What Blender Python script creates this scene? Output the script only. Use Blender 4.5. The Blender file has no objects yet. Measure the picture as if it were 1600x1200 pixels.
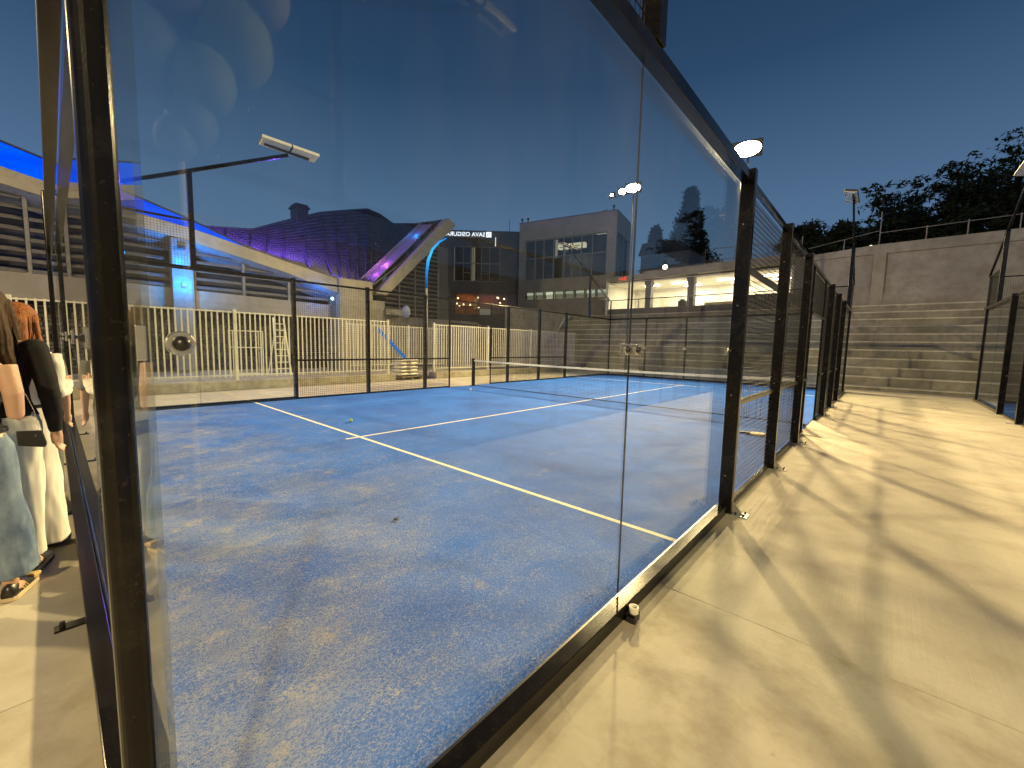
import bpy, bmesh, math, random
from mathutils import Vector, Matrix, noise
random.seed(7)
R = math.radians
scene = bpy.context.scene
COL = scene.collection

# ------------------------------------------------------------------ camera
cam_d = bpy.data.cameras.new('camera'); cam = bpy.data.objects.new('camera', cam_d); COL.objects.link(cam)
fw = Vector((-0.66354206, 0.74215975, -0.09439721)); rt = Vector((0.74398067, 0.66786511, 0.02118853)); up = Vector((-0.07876988, 0.05617022, 0.9953091))
cam.matrix_world = Matrix(((rt.x, up.x, -fw.x, 1.0408), (rt.y, up.y, -fw.y, -0.1281), (rt.z, up.z, -fw.z, 1.5110), (0, 0, 0, 1)))
cam_d.sensor_width = 36; cam_d.lens = 643.56 / 1600 * 36; cam_d.clip_start = 0.02; cam_d.clip_end = 1500
scene.camera = cam

# ------------------------------------------------------------------ sky
world = bpy.data.worlds.new('World'); scene.world = world; world.use_nodes = True
wn = world.node_tree; wn.nodes.clear()
wo = wn.nodes.new('ShaderNodeOutputWorld'); wb = wn.nodes.new('ShaderNodeBackground')
tc = wn.nodes.new('ShaderNodeTexCoord'); sx = wn.nodes.new('ShaderNodeSeparateXYZ'); cr = wn.nodes.new('ShaderNodeValToRGB')
wn.links.new(tc.outputs['Generated'], sx.inputs[0]); wn.links.new(sx.outputs['Z'], cr.inputs[0])
e = cr.color_ramp.elements
e[0].position = 0.0; e[0].color = (0.125, 0.220, 0.345, 1)
e[1].position = 1.0; e[1].color = (0.008, 0.022, 0.060, 1)
for p_, c_ in ((0.10, (0.112, 0.208, 0.345, 1)), (0.28, (0.080, 0.155, 0.280, 1)), (0.50, (0.026, 0.066, 0.142, 1)), (0.72, (0.010, 0.029, 0.074, 1))):
    q = e.new(p_); q.color = c_
wn.links.new(cr.outputs[0], wb.inputs[0]); wb.inputs[1].default_value = 0.90
wn.links.new(wb.outputs[0], wo.inputs[0])

scene.view_settings.view_transform = 'Standard'; scene.view_settings.look = 'None'
scene.view_settings.exposure = 0.12; scene.view_settings.gamma = 1.0
scene.view_settings.use_curve_mapping = False
cy = scene.cycles
cy.transparent_max_bounces = 48; cy.max_bounces = 8; cy.glossy_bounces = 4; cy.diffuse_bounces = 3; cy.transmission_bounces = 4
cy.use_denoising = True
cy.sample_clamp_indirect = 6.0
cy.caustics_reflective = False; cy.caustics_refractive = False

# floodlights: (name, x, y, z, target, power, rect x, rect y)
WARM = (1.0, 0.74, 0.34)
FLOODS = [
    ('A', (-4.33, 21.7, 10.68), (2.5, -11.0, 0), 4050, 1.15, 0.62),
    ('B', (-9.62, 21.0, 9.95), (-1.0, -10.0, 0), 3750, 0.9, 0.45),
    ('C', (13.5, -7.5, 9.5), (-.5, 5.0, 0), 1150, 0.9, 0.45),
    ('D', (-15.5, -9.5, 10.0), (2.0, 20.0, 0), 1450, 0.9, 0.45),
]

# ------------------------------------------------------------------ mesh helpers
class MB:
    def __init__(s): s.v = []; s.f = []
    def box(s, x0, x1, y0, y1, z0, z1):
        b = len(s.v)
        s.v += [(x0,y0,z0),(x1,y0,z0),(x1,y1,z0),(x0,y1,z0),(x0,y0,z1),(x1,y0,z1),(x1,y1,z1),(x0,y1,z1)]
        s.f += [(b,b+3,b+2,b+1),(b+4,b+5,b+6,b+7),(b,b+1,b+5,b+4),(b+1,b+2,b+6,b+5),(b+2,b+3,b+7,b+6),(b+3,b,b+4,b+7)]
        return s
    def tube(s, p0, p1, r0, r1=None, n=8, cap=True):
        r1 = r0 if r1 is None else r1
        p0 = Vector(p0); p1 = Vector(p1); t = (p1-p0).normalized()
        a = t.orthogonal().normalized(); c = t.cross(a); b = len(s.v)
        for P, r in ((p0, r0), (p1, r1)):
            for i in range(n):
                w = 2*math.pi*i/n; s.v.append(tuple(P + a*(r*math.cos(w)) + c*(r*math.sin(w))))
        for i in range(n): j = (i+1) % n; s.f.append((b+i, b+j, b+n+j, b+n+i))
        if cap: s.f.append(tuple(b+i for i in reversed(range(n)))); s.f.append(tuple(b+n+i for i in range(n)))
        return s
    def bar(s, p0, p1, w, h, side=None):           # rectangular bar
        p0 = Vector(p0); p1 = Vector(p1); t = (p1-p0).normalized()
        sd = Vector(side) if side else (Vector((0,0,1)).cross(t) if abs(t.z) < .95 else Vector((1,0,0)))
        sd = (sd - t*sd.dot(t)).normalized(); u = t.cross(sd); b = len(s.v)
        for P in (p0, p1):
            for i, j in ((-1,-1),(1,-1),(1,1),(-1,1)): s.v.append(tuple(P + sd*(i*w/2) + u*(j*h/2)))
        s.f += [(b,b+3,b+2,b+1),(b+4,b+5,b+6,b+7),(b,b+1,b+5,b+4),(b+1,b+2,b+6,b+5),(b+2,b+3,b+7,b+6),(b+3,b,b+4,b+7)]
        return s
    def path(s, pts, radii, n=8, cap=True):
        pts = [Vector(p) for p in pts]; b = len(s.v); a = None
        for k, P in enumerate(pts):
            t = (pts[min(k+1, len(pts)-1)] - pts[max(k-1, 0)]).normalized()
            a = t.orthogonal().normalized() if a is None else (a - t*a.dot(t)).normalized()
            c = t.cross(a); r = radii[k] if isinstance(radii, (list, tuple)) else radii
            for i in range(n):
                w = 2*math.pi*i/n; s.v.append(tuple(P + a*(r*math.cos(w)) + c*(r*math.sin(w))))
        for k in range(len(pts)-1):
            for i in range(n):
                j = (i+1) % n; o = b+k*n; s.f.append((o+i, o+j, o+n+j, o+n+i))
        if cap: s.f.append(tuple(b+i for i in reversed(range(n)))); o = b+(len(pts)-1)*n; s.f.append(tuple(o+i for i in range(n)))
        return s
    def loft(s, rings, n=20, cap=True):            # rings: (cx,cy,cz,a,b[,power]) horizontal ellipses
        b = len(s.v)
        for rg in rings:
            cx, cy_, cz, A, B = rg[:5]
            for i in range(n):
                w = 2*math.pi*i/n; s.v.append((cx + A*math.cos(w), cy_ + B*math.sin(w), cz))
        for k in range(len(rings)-1):
            for i in range(n):
                j = (i+1) % n; o = b+k*n; s.f.append((o+i, o+j, o+n+j, o+n+i))
        if cap: s.f.append(tuple(b+i for i in reversed(range(n)))); o = b+(len(rings)-1)*n; s.f.append(tuple(o+i for i in range(n)))
        return s
    def ball(s, c, r, sz=(1,1,1), n=12, m=8):
        b = len(s.v); c = Vector(c)
        s.v.append((c.x, c.y, c.z - r*sz[2]))
        for k in range(1, m):
            ph = math.pi*k/m - math.pi/2
            for i in range(n):
                w = 2*math.pi*i/n; s.v.append((c.x + r*sz[0]*math.cos(ph)*math.cos(w), c.y + r*sz[1]*math.cos(ph)*math.sin(w), c.z + r*sz[2]*math.sin(ph)))
        s.v.append((c.x, c.y, c.z + r*sz[2])); T = len(s.v)-1
        for i in range(n):
            j = (i+1) % n; s.f.append((b, b+1+j, b+1+i)); s.f.append((T, T-n+i, T-n+j))
            for k in range(m-2): o = b+1+k*n; s.f.append((o+i, o+j, o+n+j, o+n+i))
        return s
    def prism(s, poly, f0, f1):                     # poly of 2D pts; f0, f1 map a 2D point to 3D
        b = len(s.v); n = len(poly)
        s.v += [tuple(f0(*p)) for p in poly] + [tuple(f1(*p)) for p in poly]
        s.f += [tuple(b+i for i in range(n)), tuple(b+n+i for i in reversed(range(n)))]
        for i in range(n): j = (i+1) % n; s.f.append((b+j, b+i, b+n+i, b+n+j))
        return s
    def mesh(s, name, m, smooth=False):
        me = bpy.data.meshes.new(name); me.from_pydata(s.v, [], s.f)
        if m: me.materials.append(m)
        bm = bmesh.new(); bm.from_mesh(me); bmesh.ops.recalc_face_normals(bm, faces=bm.faces[:]); bm.to_mesh(me); bm.free()
        if smooth:
            for p in me.polygons: p.use_smooth = True
        return me
    def build(s, name, m, parent=None, smooth=False, bevel=0, loc=None, kind=None, label=None):
        o = bpy.data.objects.new(name, s.mesh(name, m, smooth)); COL.objects.link(o)
        if parent: o.parent = parent
        if loc: o.location = loc
        if bevel:
            md = o.modifiers.new('bevel', 'BEVEL'); md.width = bevel; md.segments = 2; md.limit_method = 'ANGLE'; md.angle_limit = R(40)
        if kind: o['kind'] = kind
        if label: o['label'] = label
        return o
def B1(*a): return MB().box(*a)
def link(me, name, parent=None, loc=(0,0,0), rot=(0,0,0), scale=None):
    o = bpy.data.objects.new(name, me); COL.objects.link(o); o.parent = parent; o.location = loc; o.rotation_euler = rot
    if scale: o.scale = scale
    return o
def tag(o, label, cat, group=None):
    o['label'] = label; o['category'] = cat
    if group: o['group'] = group
    return o
def thing(name, label, cat, loc=(0,0,0), rz=0, group=None):
    o = bpy.data.objects.new(name, None); COL.objects.link(o); o.location = loc; o.rotation_euler = (0,0,rz); o.empty_display_size = .2
    return tag(o, label, cat, group)
def struct(o): o['kind'] = 'structure'; return o
def copy_tree(o, loc=None, rz=None, label=None, parent=None):
    c = o.copy(); COL.objects.link(c)
    if parent: c.parent = parent
    if loc is not None: c.location = loc
    if rz is not None: c.rotation_euler = (0,0,rz)
    if label: c['label'] = label
    for ch in list(o.children): copy_tree(ch, parent=c)
    return c

# ------------------------------------------------------------------ materials
class NT:
    def __init__(s, name):
        s.m = bpy.data.materials.new(name); s.m.use_nodes = True; s.t = s.m.node_tree; s.t.nodes.clear()
        s.out = s.t.nodes.new('ShaderNodeOutputMaterial'); s.co = s.t.nodes.new('ShaderNodeTexCoord')
    def n(s, typ, **kw):
        x = s.t.nodes.new(typ)
        for k, v in kw.items(): setattr(x, k, v)
        return x
    def l(s, a, b): s.t.links.new(a, b)
    def noise(s, scale, detail=4, rough=.55, vec=None, stretch=None, coord='Object'):
        x = s.n('ShaderNodeTexNoise'); x.inputs['Scale'].default_value = scale; x.inputs['Detail'].default_value = detail; x.inputs['Roughness'].default_value = rough
        src = vec or s.co.outputs[coord]
        if stretch:
            mp = s.n('ShaderNodeMapping'); mp.inputs['Scale'].default_value = stretch; s.l(src, mp.inputs[0]); src = mp.outputs[0]
        s.l(src, x.inputs['Vector']); return x.outputs['Fac']
    def ramp(s, fac, stops):
        x = s.n('ShaderNodeValToRGB'); e = x.color_ramp.elements
        e[0].position, e[0].color = stops[0][0], tuple(stops[0][1])+(1,)
        e[1].position, e[1].color = stops[-1][0], tuple(stops[-1][1])+(1,)
        for p, c in stops[1:-1]: q = e.new(p); q.color = tuple(c)+(1,)
        s.l(fac, x.inputs[0]); return x.outputs[0]
    def fr(s, fac, a, b):                            # map range clamp
        x = s.n('ShaderNodeMapRange'); x.inputs[1].default_value = a; x.inputs[2].default_value = b; s.l(fac, x.inputs[0]); return x.outputs[0]
    def mix(s, fac, a, b, mode='MIX'):
        x = s.n('ShaderNodeMix', data_type='RGBA', blend_type=mode)
        for i, v in ((0, fac), (6, a), (7, b)):
            if hasattr(v, 'links'): s.l(v, x.inputs[i])
            else: x.inputs[i].default_value = v if i == 0 else tuple(v)+(1,)
        return x.outputs[2]
    def math(s, op, a, b=0):
        x = s.n('ShaderNodeMath', operation=op)
        for i, v in ((0, a), (1, b)):
            if hasattr(v, 'links'): s.l(v, x.inputs[i])
            else: x.inputs[i].default_value = v
        return x.outputs[0]
    def bsdf(s, color, rough=.6, metal=0, bump=None, bstr=.3, bdist=.01, spec=.5, coat=0):
        x = s.n('ShaderNodeBsdfPrincipled')
        for k, v in (('Base Color', color), ('Roughness', rough), ('Metallic', metal)):
            if hasattr(v, 'links'): s.l(v, x.inputs[k])
            else: x.inputs[k].default_value = (tuple(v)+(1,)) if k == 'Base Color' else v
        x.inputs['Specular IOR Level'].default_value = spec; x.inputs['Coat Weight'].default_value = coat
        if bump is not None:
            b = s.n('ShaderNodeBump'); b.inputs['Strength'].default_value = bstr; b.inputs['Distance'].default_value = bdist
            s.l(bump, b.inputs['Height']); s.l(b.outputs[0], x.inputs['Normal'])
        s.l(x.outputs[0], s.out.inputs[0]); s.p = x; return s.m
def simple(name, col, rough=.6, metal=0, var=.15, scale=8, bump=.15, spec=.5, bdist=.004):
    t = NT(name); nz = t.noise(scale, 6)
    c = t.mix(t.fr(nz, .3, .7), [v*(1-var) for v in col], [min(1, v*(1+var)) for v in col])
    return t.bsdf(c, rough, metal, bump=t.noise(scale*6, 3), bstr=bump, bdist=bdist, spec=spec)
def emit(name, col, strength):
    t = NT(name); x = t.n('ShaderNodeEmission'); x.inputs[0].default_value = tuple(col)+(1,); x.inputs[1].default_value = strength
    t.l(x.outputs[0], t.out.inputs[0]); return t.m
M = {}
def concrete(name, base, var=.16, broom=0, stain=.35, scale=1.0, rough=.82, warm=(1, .93, .8)):
    t = NT(name); P = t.n('ShaderNodeNewGeometry').outputs['Position']
    big = t.noise(.45*scale, 5, .6, vec=P); mid = t.noise(2.6*scale, 7, .62, vec=P); fine = t.noise(38, 6, .7, vec=P)
    lo = [v*(1-var) for v in base]; hi = [min(1, v*(1+var)) for v in base]
    c = t.mix(t.fr(big, .38, .62), lo, hi)
    c = t.mix(t.math('MULTIPLY', t.fr(mid, .45, .64), stain), c, [base[i]*warm[i]*.62 for i in range(3)])
    c = t.mix(t.math('MULTIPLY', t.fr(fine, .45, .75), .22), c, [v*.6 for v in base])
    pit = t.noise(110, 2, .5, vec=P)
    c = t.mix(t.math('MULTIPLY', t.fr(pit, .68, .74), .35), c, [v*.45 for v in base])
    if scale == 1.0:
        vo = t.n('ShaderNodeTexVoronoi', feature='DISTANCE_TO_EDGE'); vo.inputs['Scale'].default_value = .42
        wp = t.n('ShaderNodeVectorMath', operation='ADD'); nz = t.n('ShaderNodeTexNoise'); nz.inputs['Scale'].default_value = 2.2; nz.inputs['Detail'].default_value = 6
        t.l(P, nz.inputs['Vector']); sc_ = t.n('ShaderNodeVectorMath', operation='SCALE'); sc_.inputs['Scale'].default_value = .55; t.l(nz.outputs['Color'], sc_.inputs[0]); t.l(P, wp.inputs[0]); t.l(sc_.outputs[0], wp.inputs[1]); t.l(wp.outputs[0], vo.inputs['Vector'])
        ck = t.math('MULTIPLY', t.fr(vo.outputs['Distance'], .0035, .0005), t.fr(t.noise(.55, 2, vec=P), .50, .56))
        c = t.mix(t.math('MULTIPLY', ck, .5), c, [v*.35 for v in base])
        sf = t.math('MULTIPLY', t.fr(t.noise(13, 5, .75, vec=P, stretch=(1, 2.2, 1)), .66, .72), t.fr(t.noise(1.1, 3, vec=P), .55, .62))
        c = t.mix(t.math('MULTIPLY', sf, .55), c, [min(1, v*1.7) for v in base])
        spk = t.math('MULTIPLY', t.fr(t.noise(24, 3, .6, vec=P), .70, .74), .5)
        c = t.mix(spk, c, [v*.5 for v in base])
    h = t.math('ADD', t.math('MULTIPLY', mid, .5), t.math('MULTIPLY', fine, .4))
    if broom:
        wv = t.noise(1, 3, .6, vec=P, stretch=(160, .8, 1)); msk = t.fr(t.noise(.35, 3, vec=P), .35, .6)
        h = t.math('ADD', h, t.math('MULTIPLY', t.math('MULTIPLY', wv, msk), broom))
        c = t.mix(t.math('MULTIPLY', t.math('MULTIPLY', t.fr(wv, .45, .62), msk), .26), c, [v*.66 for v in base])
    rg = t.fr(mid, 0.2, 0.9); rr = t.math('ADD', t.math('MULTIPLY', rg, .2), rough-.15)
    return t.bsdf(c, rr, bump=h, bstr=.35, bdist=.006, spec=.35)
M['conc'] = concrete('smooth_concrete', (.45, .42, .35), var=.19, stain=.70)
M['broom'] = concrete('broomed_concrete', (.46, .43, .36), var=.13, broom=1.3, stain=.40)
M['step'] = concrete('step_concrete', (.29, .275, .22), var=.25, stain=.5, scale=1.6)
M['tread'] = concrete('lit_tread_concrete', (.60, .57, .47), var=.15, stain=.4, scale=1.6)  # step concrete again, coloured paler for light falling on the tops
M['wallc'] = concrete('wall_concrete', (.37, .35, .31), var=.2, stain=.55, scale=.8)
M['kerb'] = concrete('kerb_concrete', (.40, .37, .29), var=.22, stain=.7, scale=2)
M['grey_plaster'] = concrete('grey_plaster', (.17, .165, .155), var=.12, stain=.25)
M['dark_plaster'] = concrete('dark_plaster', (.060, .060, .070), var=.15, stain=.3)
M['pale'] = simple('pale_soffit', (.34, .36, .42), .7)
M['beam'] = concrete('beam_concrete', (.36, .33, .27), var=.12, stain=.35)
M['asphalt'] = concrete('far_ground', (.07, .07, .06), var=.2)

def black_paint():
    t = NT('black_powder_coat'); nz = t.noise(3, 5); dust = t.noise(60, 4, .7)
    c = t.mix(t.math('MULTIPLY', t.math('ADD', t.fr(dust, .62, .72), t.math('MULTIPLY', t.fr(t.noise(9, 5, .7), .5, .7), .35)), .16), (.006, .0052, .005), (.16, .14, .11))
    c = t.mix(t.math('MULTIPLY', t.fr(nz, .45, .8), .3), c, (.010, .008, .007))
    return t.bsdf(c, t.math('ADD', t.math('MULTIPLY', nz, .16), .10), 0, bump=t.noise(240, 2), bstr=.12, bdist=.001, spec=.28)
M['black'] = black_paint()
M['wire'] = simple('black_wire', (.010, .009, .008), .6, 0, spec=.3)
M['steel'] = simple('galvanised_steel', (.62, .60, .55), .38, .85, var=.2, scale=14)
M['chrome'] = simple('polished_clamp', (.75, .74, .70), .2, .9, var=.1)
M['rubber'] = simple('black_rubber', (.012, .012, .012), .35, 0, spec=.6)
M['white_paint'] = simple('cream_painted_steel', (.66, .645, .57), .45, 0, var=.12, scale=5)
M['dark_metal'] = simple('dark_louvre_metal', (.20, .19, .19), .5, .2, var=.2, scale=5)
M['lampbody'] = simple('lamp_housing', (.03, .03, .032), .45, .2)
M['lampface'] = simple('unlit_lamp_lens', (.62, .62, .60), .3, 0, var=.05)
M['lit'] = emit('lit_floodlight_lens', (1, .86, .55), 90)
M['tube'] = emit('lit_fluorescent_tube', (1, .93, .72), 34)
M['white_wall'] = simple('white_painted_wall', (.80, .77, .68), .8, 0, var=.04, scale=2)

def turf():
    t = NT('blue_sanded_turf'); P = t.n('ShaderNodeNewGeometry').outputs['Position']
    big = t.noise(.34, 6, .62, vec=P); mid = t.noise(1.5, 8, .68, vec=P, stretch=(1, .75, 1)); sm = t.noise(7, 6, .72, vec=P)
    # blades and grains of sand
    g1 = t.noise(120, 3, .75, vec=P, stretch=(1, .55, 1)); g2 = t.noise(330, 2, .6, vec=P, stretch=(.6, 1, 1))
    near = t.n('ShaderNodeSeparateXYZ'); t.l(P, near.inputs[0])
    amt = t.math('ADD', t.math('MULTIPLY', t.fr(big, .33, .70), .14), t.math('MULTIPLY', t.fr(mid, .36, .72), .22))
    wear = t.math('POWER', t.fr(near.outputs['Y'], 8.0, .3), 1.5)          # sand carried towards the busy end of the court
    amt = t.math('MULTIPLY', t.math('ADD', amt, .20), t.math('ADD', t.math('MULTIPLY', wear, 2.0), .20))
    amt = t.math('ADD', amt, t.math('MULTIPLY', t.math('SUBTRACT', sm, .5), .35))
    thr = t.math('SUBTRACT', .69, t.math('MULTIPLY', amt, .27))
    gr = t.math('ADD', t.math('MULTIPLY', g1, .62), t.math('MULTIPLY', g2, .38))
    mask = t.n('ShaderNodeMapRange'); t.l(t.math('SUBTRACT', gr, thr), mask.inputs[0]); mask.inputs[1].default_value = -.05; mask.inputs[2].default_value = .07
    blue = t.mix(t.fr(g1, .3, .7), (.007, .100, .54), (.024, .185, .82))
    blue = t.mix(t.fr(t.noise(.9, 5, .6, vec=P), .4, .75), blue, (.008, .082, .44))
    blue = t.mix(t.math('MULTIPLY', t.math('MULTIPLY', wear, t.fr(mid, .3, .7)), .30), blue, (.17, .22, .34))
    wisp = t.fr(t.noise(11, 7, .72, vec=P, stretch=(1, .45, 1)), .46, .66)
    clump = t.fr(t.noise(3.4, 5, .6, vec=P), .38, .66)
    al = t.math('MULTIPLY', mask.outputs[0], t.math('ADD', .40, t.math('MULTIPLY', t.math('MULTIPLY', wisp, t.math('ADD', clump, .35)), .46)))
    c = t.mix(al, blue, (.46, .445, .39))
    dn = t.noise(2.3, 8, .75, vec=P)
    c = t.mix(t.math('MULTIPLY', t.fr(dn, .585, .69), t.math('MULTIPLY', wear, .62)), c, (.46, .40, .27))
    dk = t.noise(1.7, 6, .6, vec=P, stretch=(1, 1.3, 1))
    c = t.mix(t.math('MULTIPLY', t.fr(dk, .53, .70), .26), c, (.020, .075, .26))
    return t.bsdf(c, .85, bump=t.math('ADD', gr, t.math('MULTIPLY', mid, .6)), bstr=.75, bdist=.012, spec=.25)
M['turf'] = turf()
t = NT('white_turf_line'); P = t.n('ShaderNodeNewGeometry').outputs['Position']
M['line'] = t.bsdf(t.mix(t.math('MULTIPLY', t.fr(t.noise(90, 4, .7, vec=P), .5, .7), .45), (.80, .77, .66), (.38, .40, .42)), .8, bump=t.noise(150, 3, vec=P), bstr=.5)

def glass(name, tint=(.93, .97, .955), dirt=.012, reflect=1.0):
    t = NT(name); geo = t.n('ShaderNodeNewGeometry')
    ior = t.n('ShaderNodeMapRange'); t.l(geo.outputs['Backfacing'], ior.inputs[0]); ior.inputs[3].default_value = 1.5; ior.inputs[4].default_value = 1/1.5
    fr = t.n('ShaderNodeFresnel'); t.l(ior.outputs[0], fr.inputs[0])
    tr = t.n('ShaderNodeBsdfTransparent'); tr.inputs[0].default_value = tuple(tint)+(1,)
    gl = t.n('ShaderNodeBsdfGlossy'); gl.inputs['Roughness'].default_value = .0; gl.inputs[0].default_value = (reflect,)*3+(1,)
    mx = t.n('ShaderNodeMixShader'); t.l(fr.outputs[0], mx.inputs[0]); t.l(tr.outputs[0], mx.inputs[1]); t.l(gl.outputs[0], mx.inputs[2])
    if dirt:
        P = geo.outputs['Position']
        sm = t.math('MULTIPLY', t.fr(t.noise(1.1, 6, .65, vec=P, stretch=(1, 1.6, .5)), .42, .75), dirt)
        sp = t.math('MULTIPLY', t.math('MULTIPLY', t.fr(t.noise(120, 2, .4, vec=P, stretch=(1, 1.2, .6)), .745, .80), t.fr(t.noise(3, 3, .5, vec=P), .5, .7)), .35)
        streak = t.math('MULTIPLY', t.fr(t.noise(1, 3, .5, vec=P, stretch=(22, 22, .7)), .66, .85), dirt*.5)
        tot = t.math('ADD', t.math('ADD', sm, sp), streak)
        df = t.n('ShaderNodeBsdfTranslucent'); df.inputs[0].default_value = (.9, .88, .82, 1)
        d2 = t.n('ShaderNodeBsdfDiffuse'); d2.inputs[0].default_value = (.9, .88, .82, 1)
        m0 = t.n('ShaderNodeMixShader'); m0.inputs[0].default_value = .5; t.l(df.outputs[0], m0.inputs[1]); t.l(d2.outputs[0], m0.inputs[2])
        m2 = t.n('ShaderNodeMixShader'); t.l(tot, m2.inputs[0]); t.l(mx.outputs[0], m2.inputs[1]); t.l(m0.outputs[0], m2.inputs[2])
        t.l(m2.outputs[0], t.out.inputs[0])
    else: t.l(mx.outputs[0], t.out.inputs[0])
    return t.m
M['glass'] = glass('tempered_glass', (.97, .988, .98), dirt=.009, reflect=.80)
M['wglass'] = glass('window_glass', (.55, .60, .62), 0)
M['dwglass'] = glass('dark_window_glass', (.45, .46, .46), 0, reflect=.3)

# ------------------------------------------------------------------ ground
terrain = struct(B1(-300, 300, -200, 400, -.30, -.05).build('terrain', M['asphalt']))
ground = struct(B1(-15.0, 24, -24.5, 22.0, -.049, -.013).build('concrete_ground', M['kerb']))
xs = [-13.2, -9.44, -5.46, -1.48, 2.5, 6.48, 10.46, 14.44, 24]
ys = [-24, -18.5, -14, -10.4, -6.8, -2.2, 2.4, 7.0, 11.6, 16.2, 20.6, 22.0]
for i in range(len(xs)-1):
    for j in range(len(ys)-1):
        g = .0022; jit = .05 if xs[i] > 0 else 0
        B1(xs[i]+g, xs[i+1]-g, ys[j]+g, ys[j+1]-g, -.0125, 0).build('concrete_slab', M['broom'] if (ys[j] >= 2.3 or xs[i] < -2) else M['conc'], ground, bevel=.003)
def court_surface(x0, label):
    t = struct(B1(x0-10, x0, .0, 20, .0005, .014).build('blue_court_turf', M['turf']))
    for a in ((x0-9.995, x0-.005, 3.02, 3.07), (x0-9.995, x0-.005, 16.93, 16.98), (x0-5.025, x0-4.975, 2.82, 3.0195), (x0-5.025, x0-4.975, 3.0705, 16.9295), (x0-5.025, x0-4.975, 16.9805, 17.18)):
        B1(*a, .010, .0175).build('court_line', M['line'], t)
court_surface(0, '')
court_surface(13.45, '')

# ------------------------------------------------------------------ court enclosures
WIRE = {}
def wire_mesh(L, H, p=.05, r=.0021):
    k = (round(L, 3), round(H, 3), p)
    if k in WIRE: return WIRE[k]
    m = MB(); n = int(L/p)
    for i in range(1, n):
        y = i*L/n; m.box(-r, r, y-r, y+r, 0, H)
    n = int(H/p)
    for i in range(1, n):
        z = i*H/n; m.box(r, 3*r, 0, L, z-r, z+r)
    WIRE[k] = m.mesh('wire_mesh', M['wire']); return WIRE[k]
# all walls are built in a local frame: local Y runs along the wall, local +X is the outer side
def glass_pane(par, y0, y1, z0=.085, z1=2.965):
    return B1(-.006, .006, y0, y1, z0, z1).build('glass_panel', M['glass'], par, bevel=.0015)
PLATE = None
def foot(par, x, y):
    p = B1(x, x+.13, y-.055, y+.055, 0.0, .010).build('foot_plate', M['steel'], par, bevel=.002)
    for a in (.035, .1):
        for b in (-.035, .035):
            MB().tube((x+a, y+b, .010), (x+a, y+b, .032), .009, n=6).build('anchor_bolt', M['rubber'], p)
    MB().prism([(x+.004, .012), (x+.09, .012), (x+.004, .11)], lambda a, b: (a, y-.004, b), lambda a, b: (a, y+.004, b)).build('gusset', M['steel'], par)
def clamp(par, y, z=1.5, double=True):
    # plate joining two panes, one round cap per pane
    c = B1(.0065, .012, y-.118, y+.118, z-.030, z+.030).build('glass_clamp', M['chrome'], par, bevel=.002) if double else B1(.0065, .014, y-.066, y-.050, z-.033, z+.033).build('glass_clamp', M['chrome'], par, bevel=.002)
    for s_ in ((-.061, .061) if double else (0.0,)):
        MB().path([(.014 if double else .0065, y+s_, z), (.017, y+s_, z), (.020, y+s_, z)], [.028 if double else .024]*2+[.022], n=20).build('clamp_washer', M['chrome'], c, smooth=False)
        MB().path([(.018, y+s_, z), (.028, y+s_, z), (.034, y+s_, z), (.037, y+s_, z)], [c_*(1 if double else .8) for c_ in (.019, .018, .013, .005)], n=20).build('clamp_cap', M['rubber'], c, smooth=True)
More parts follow.
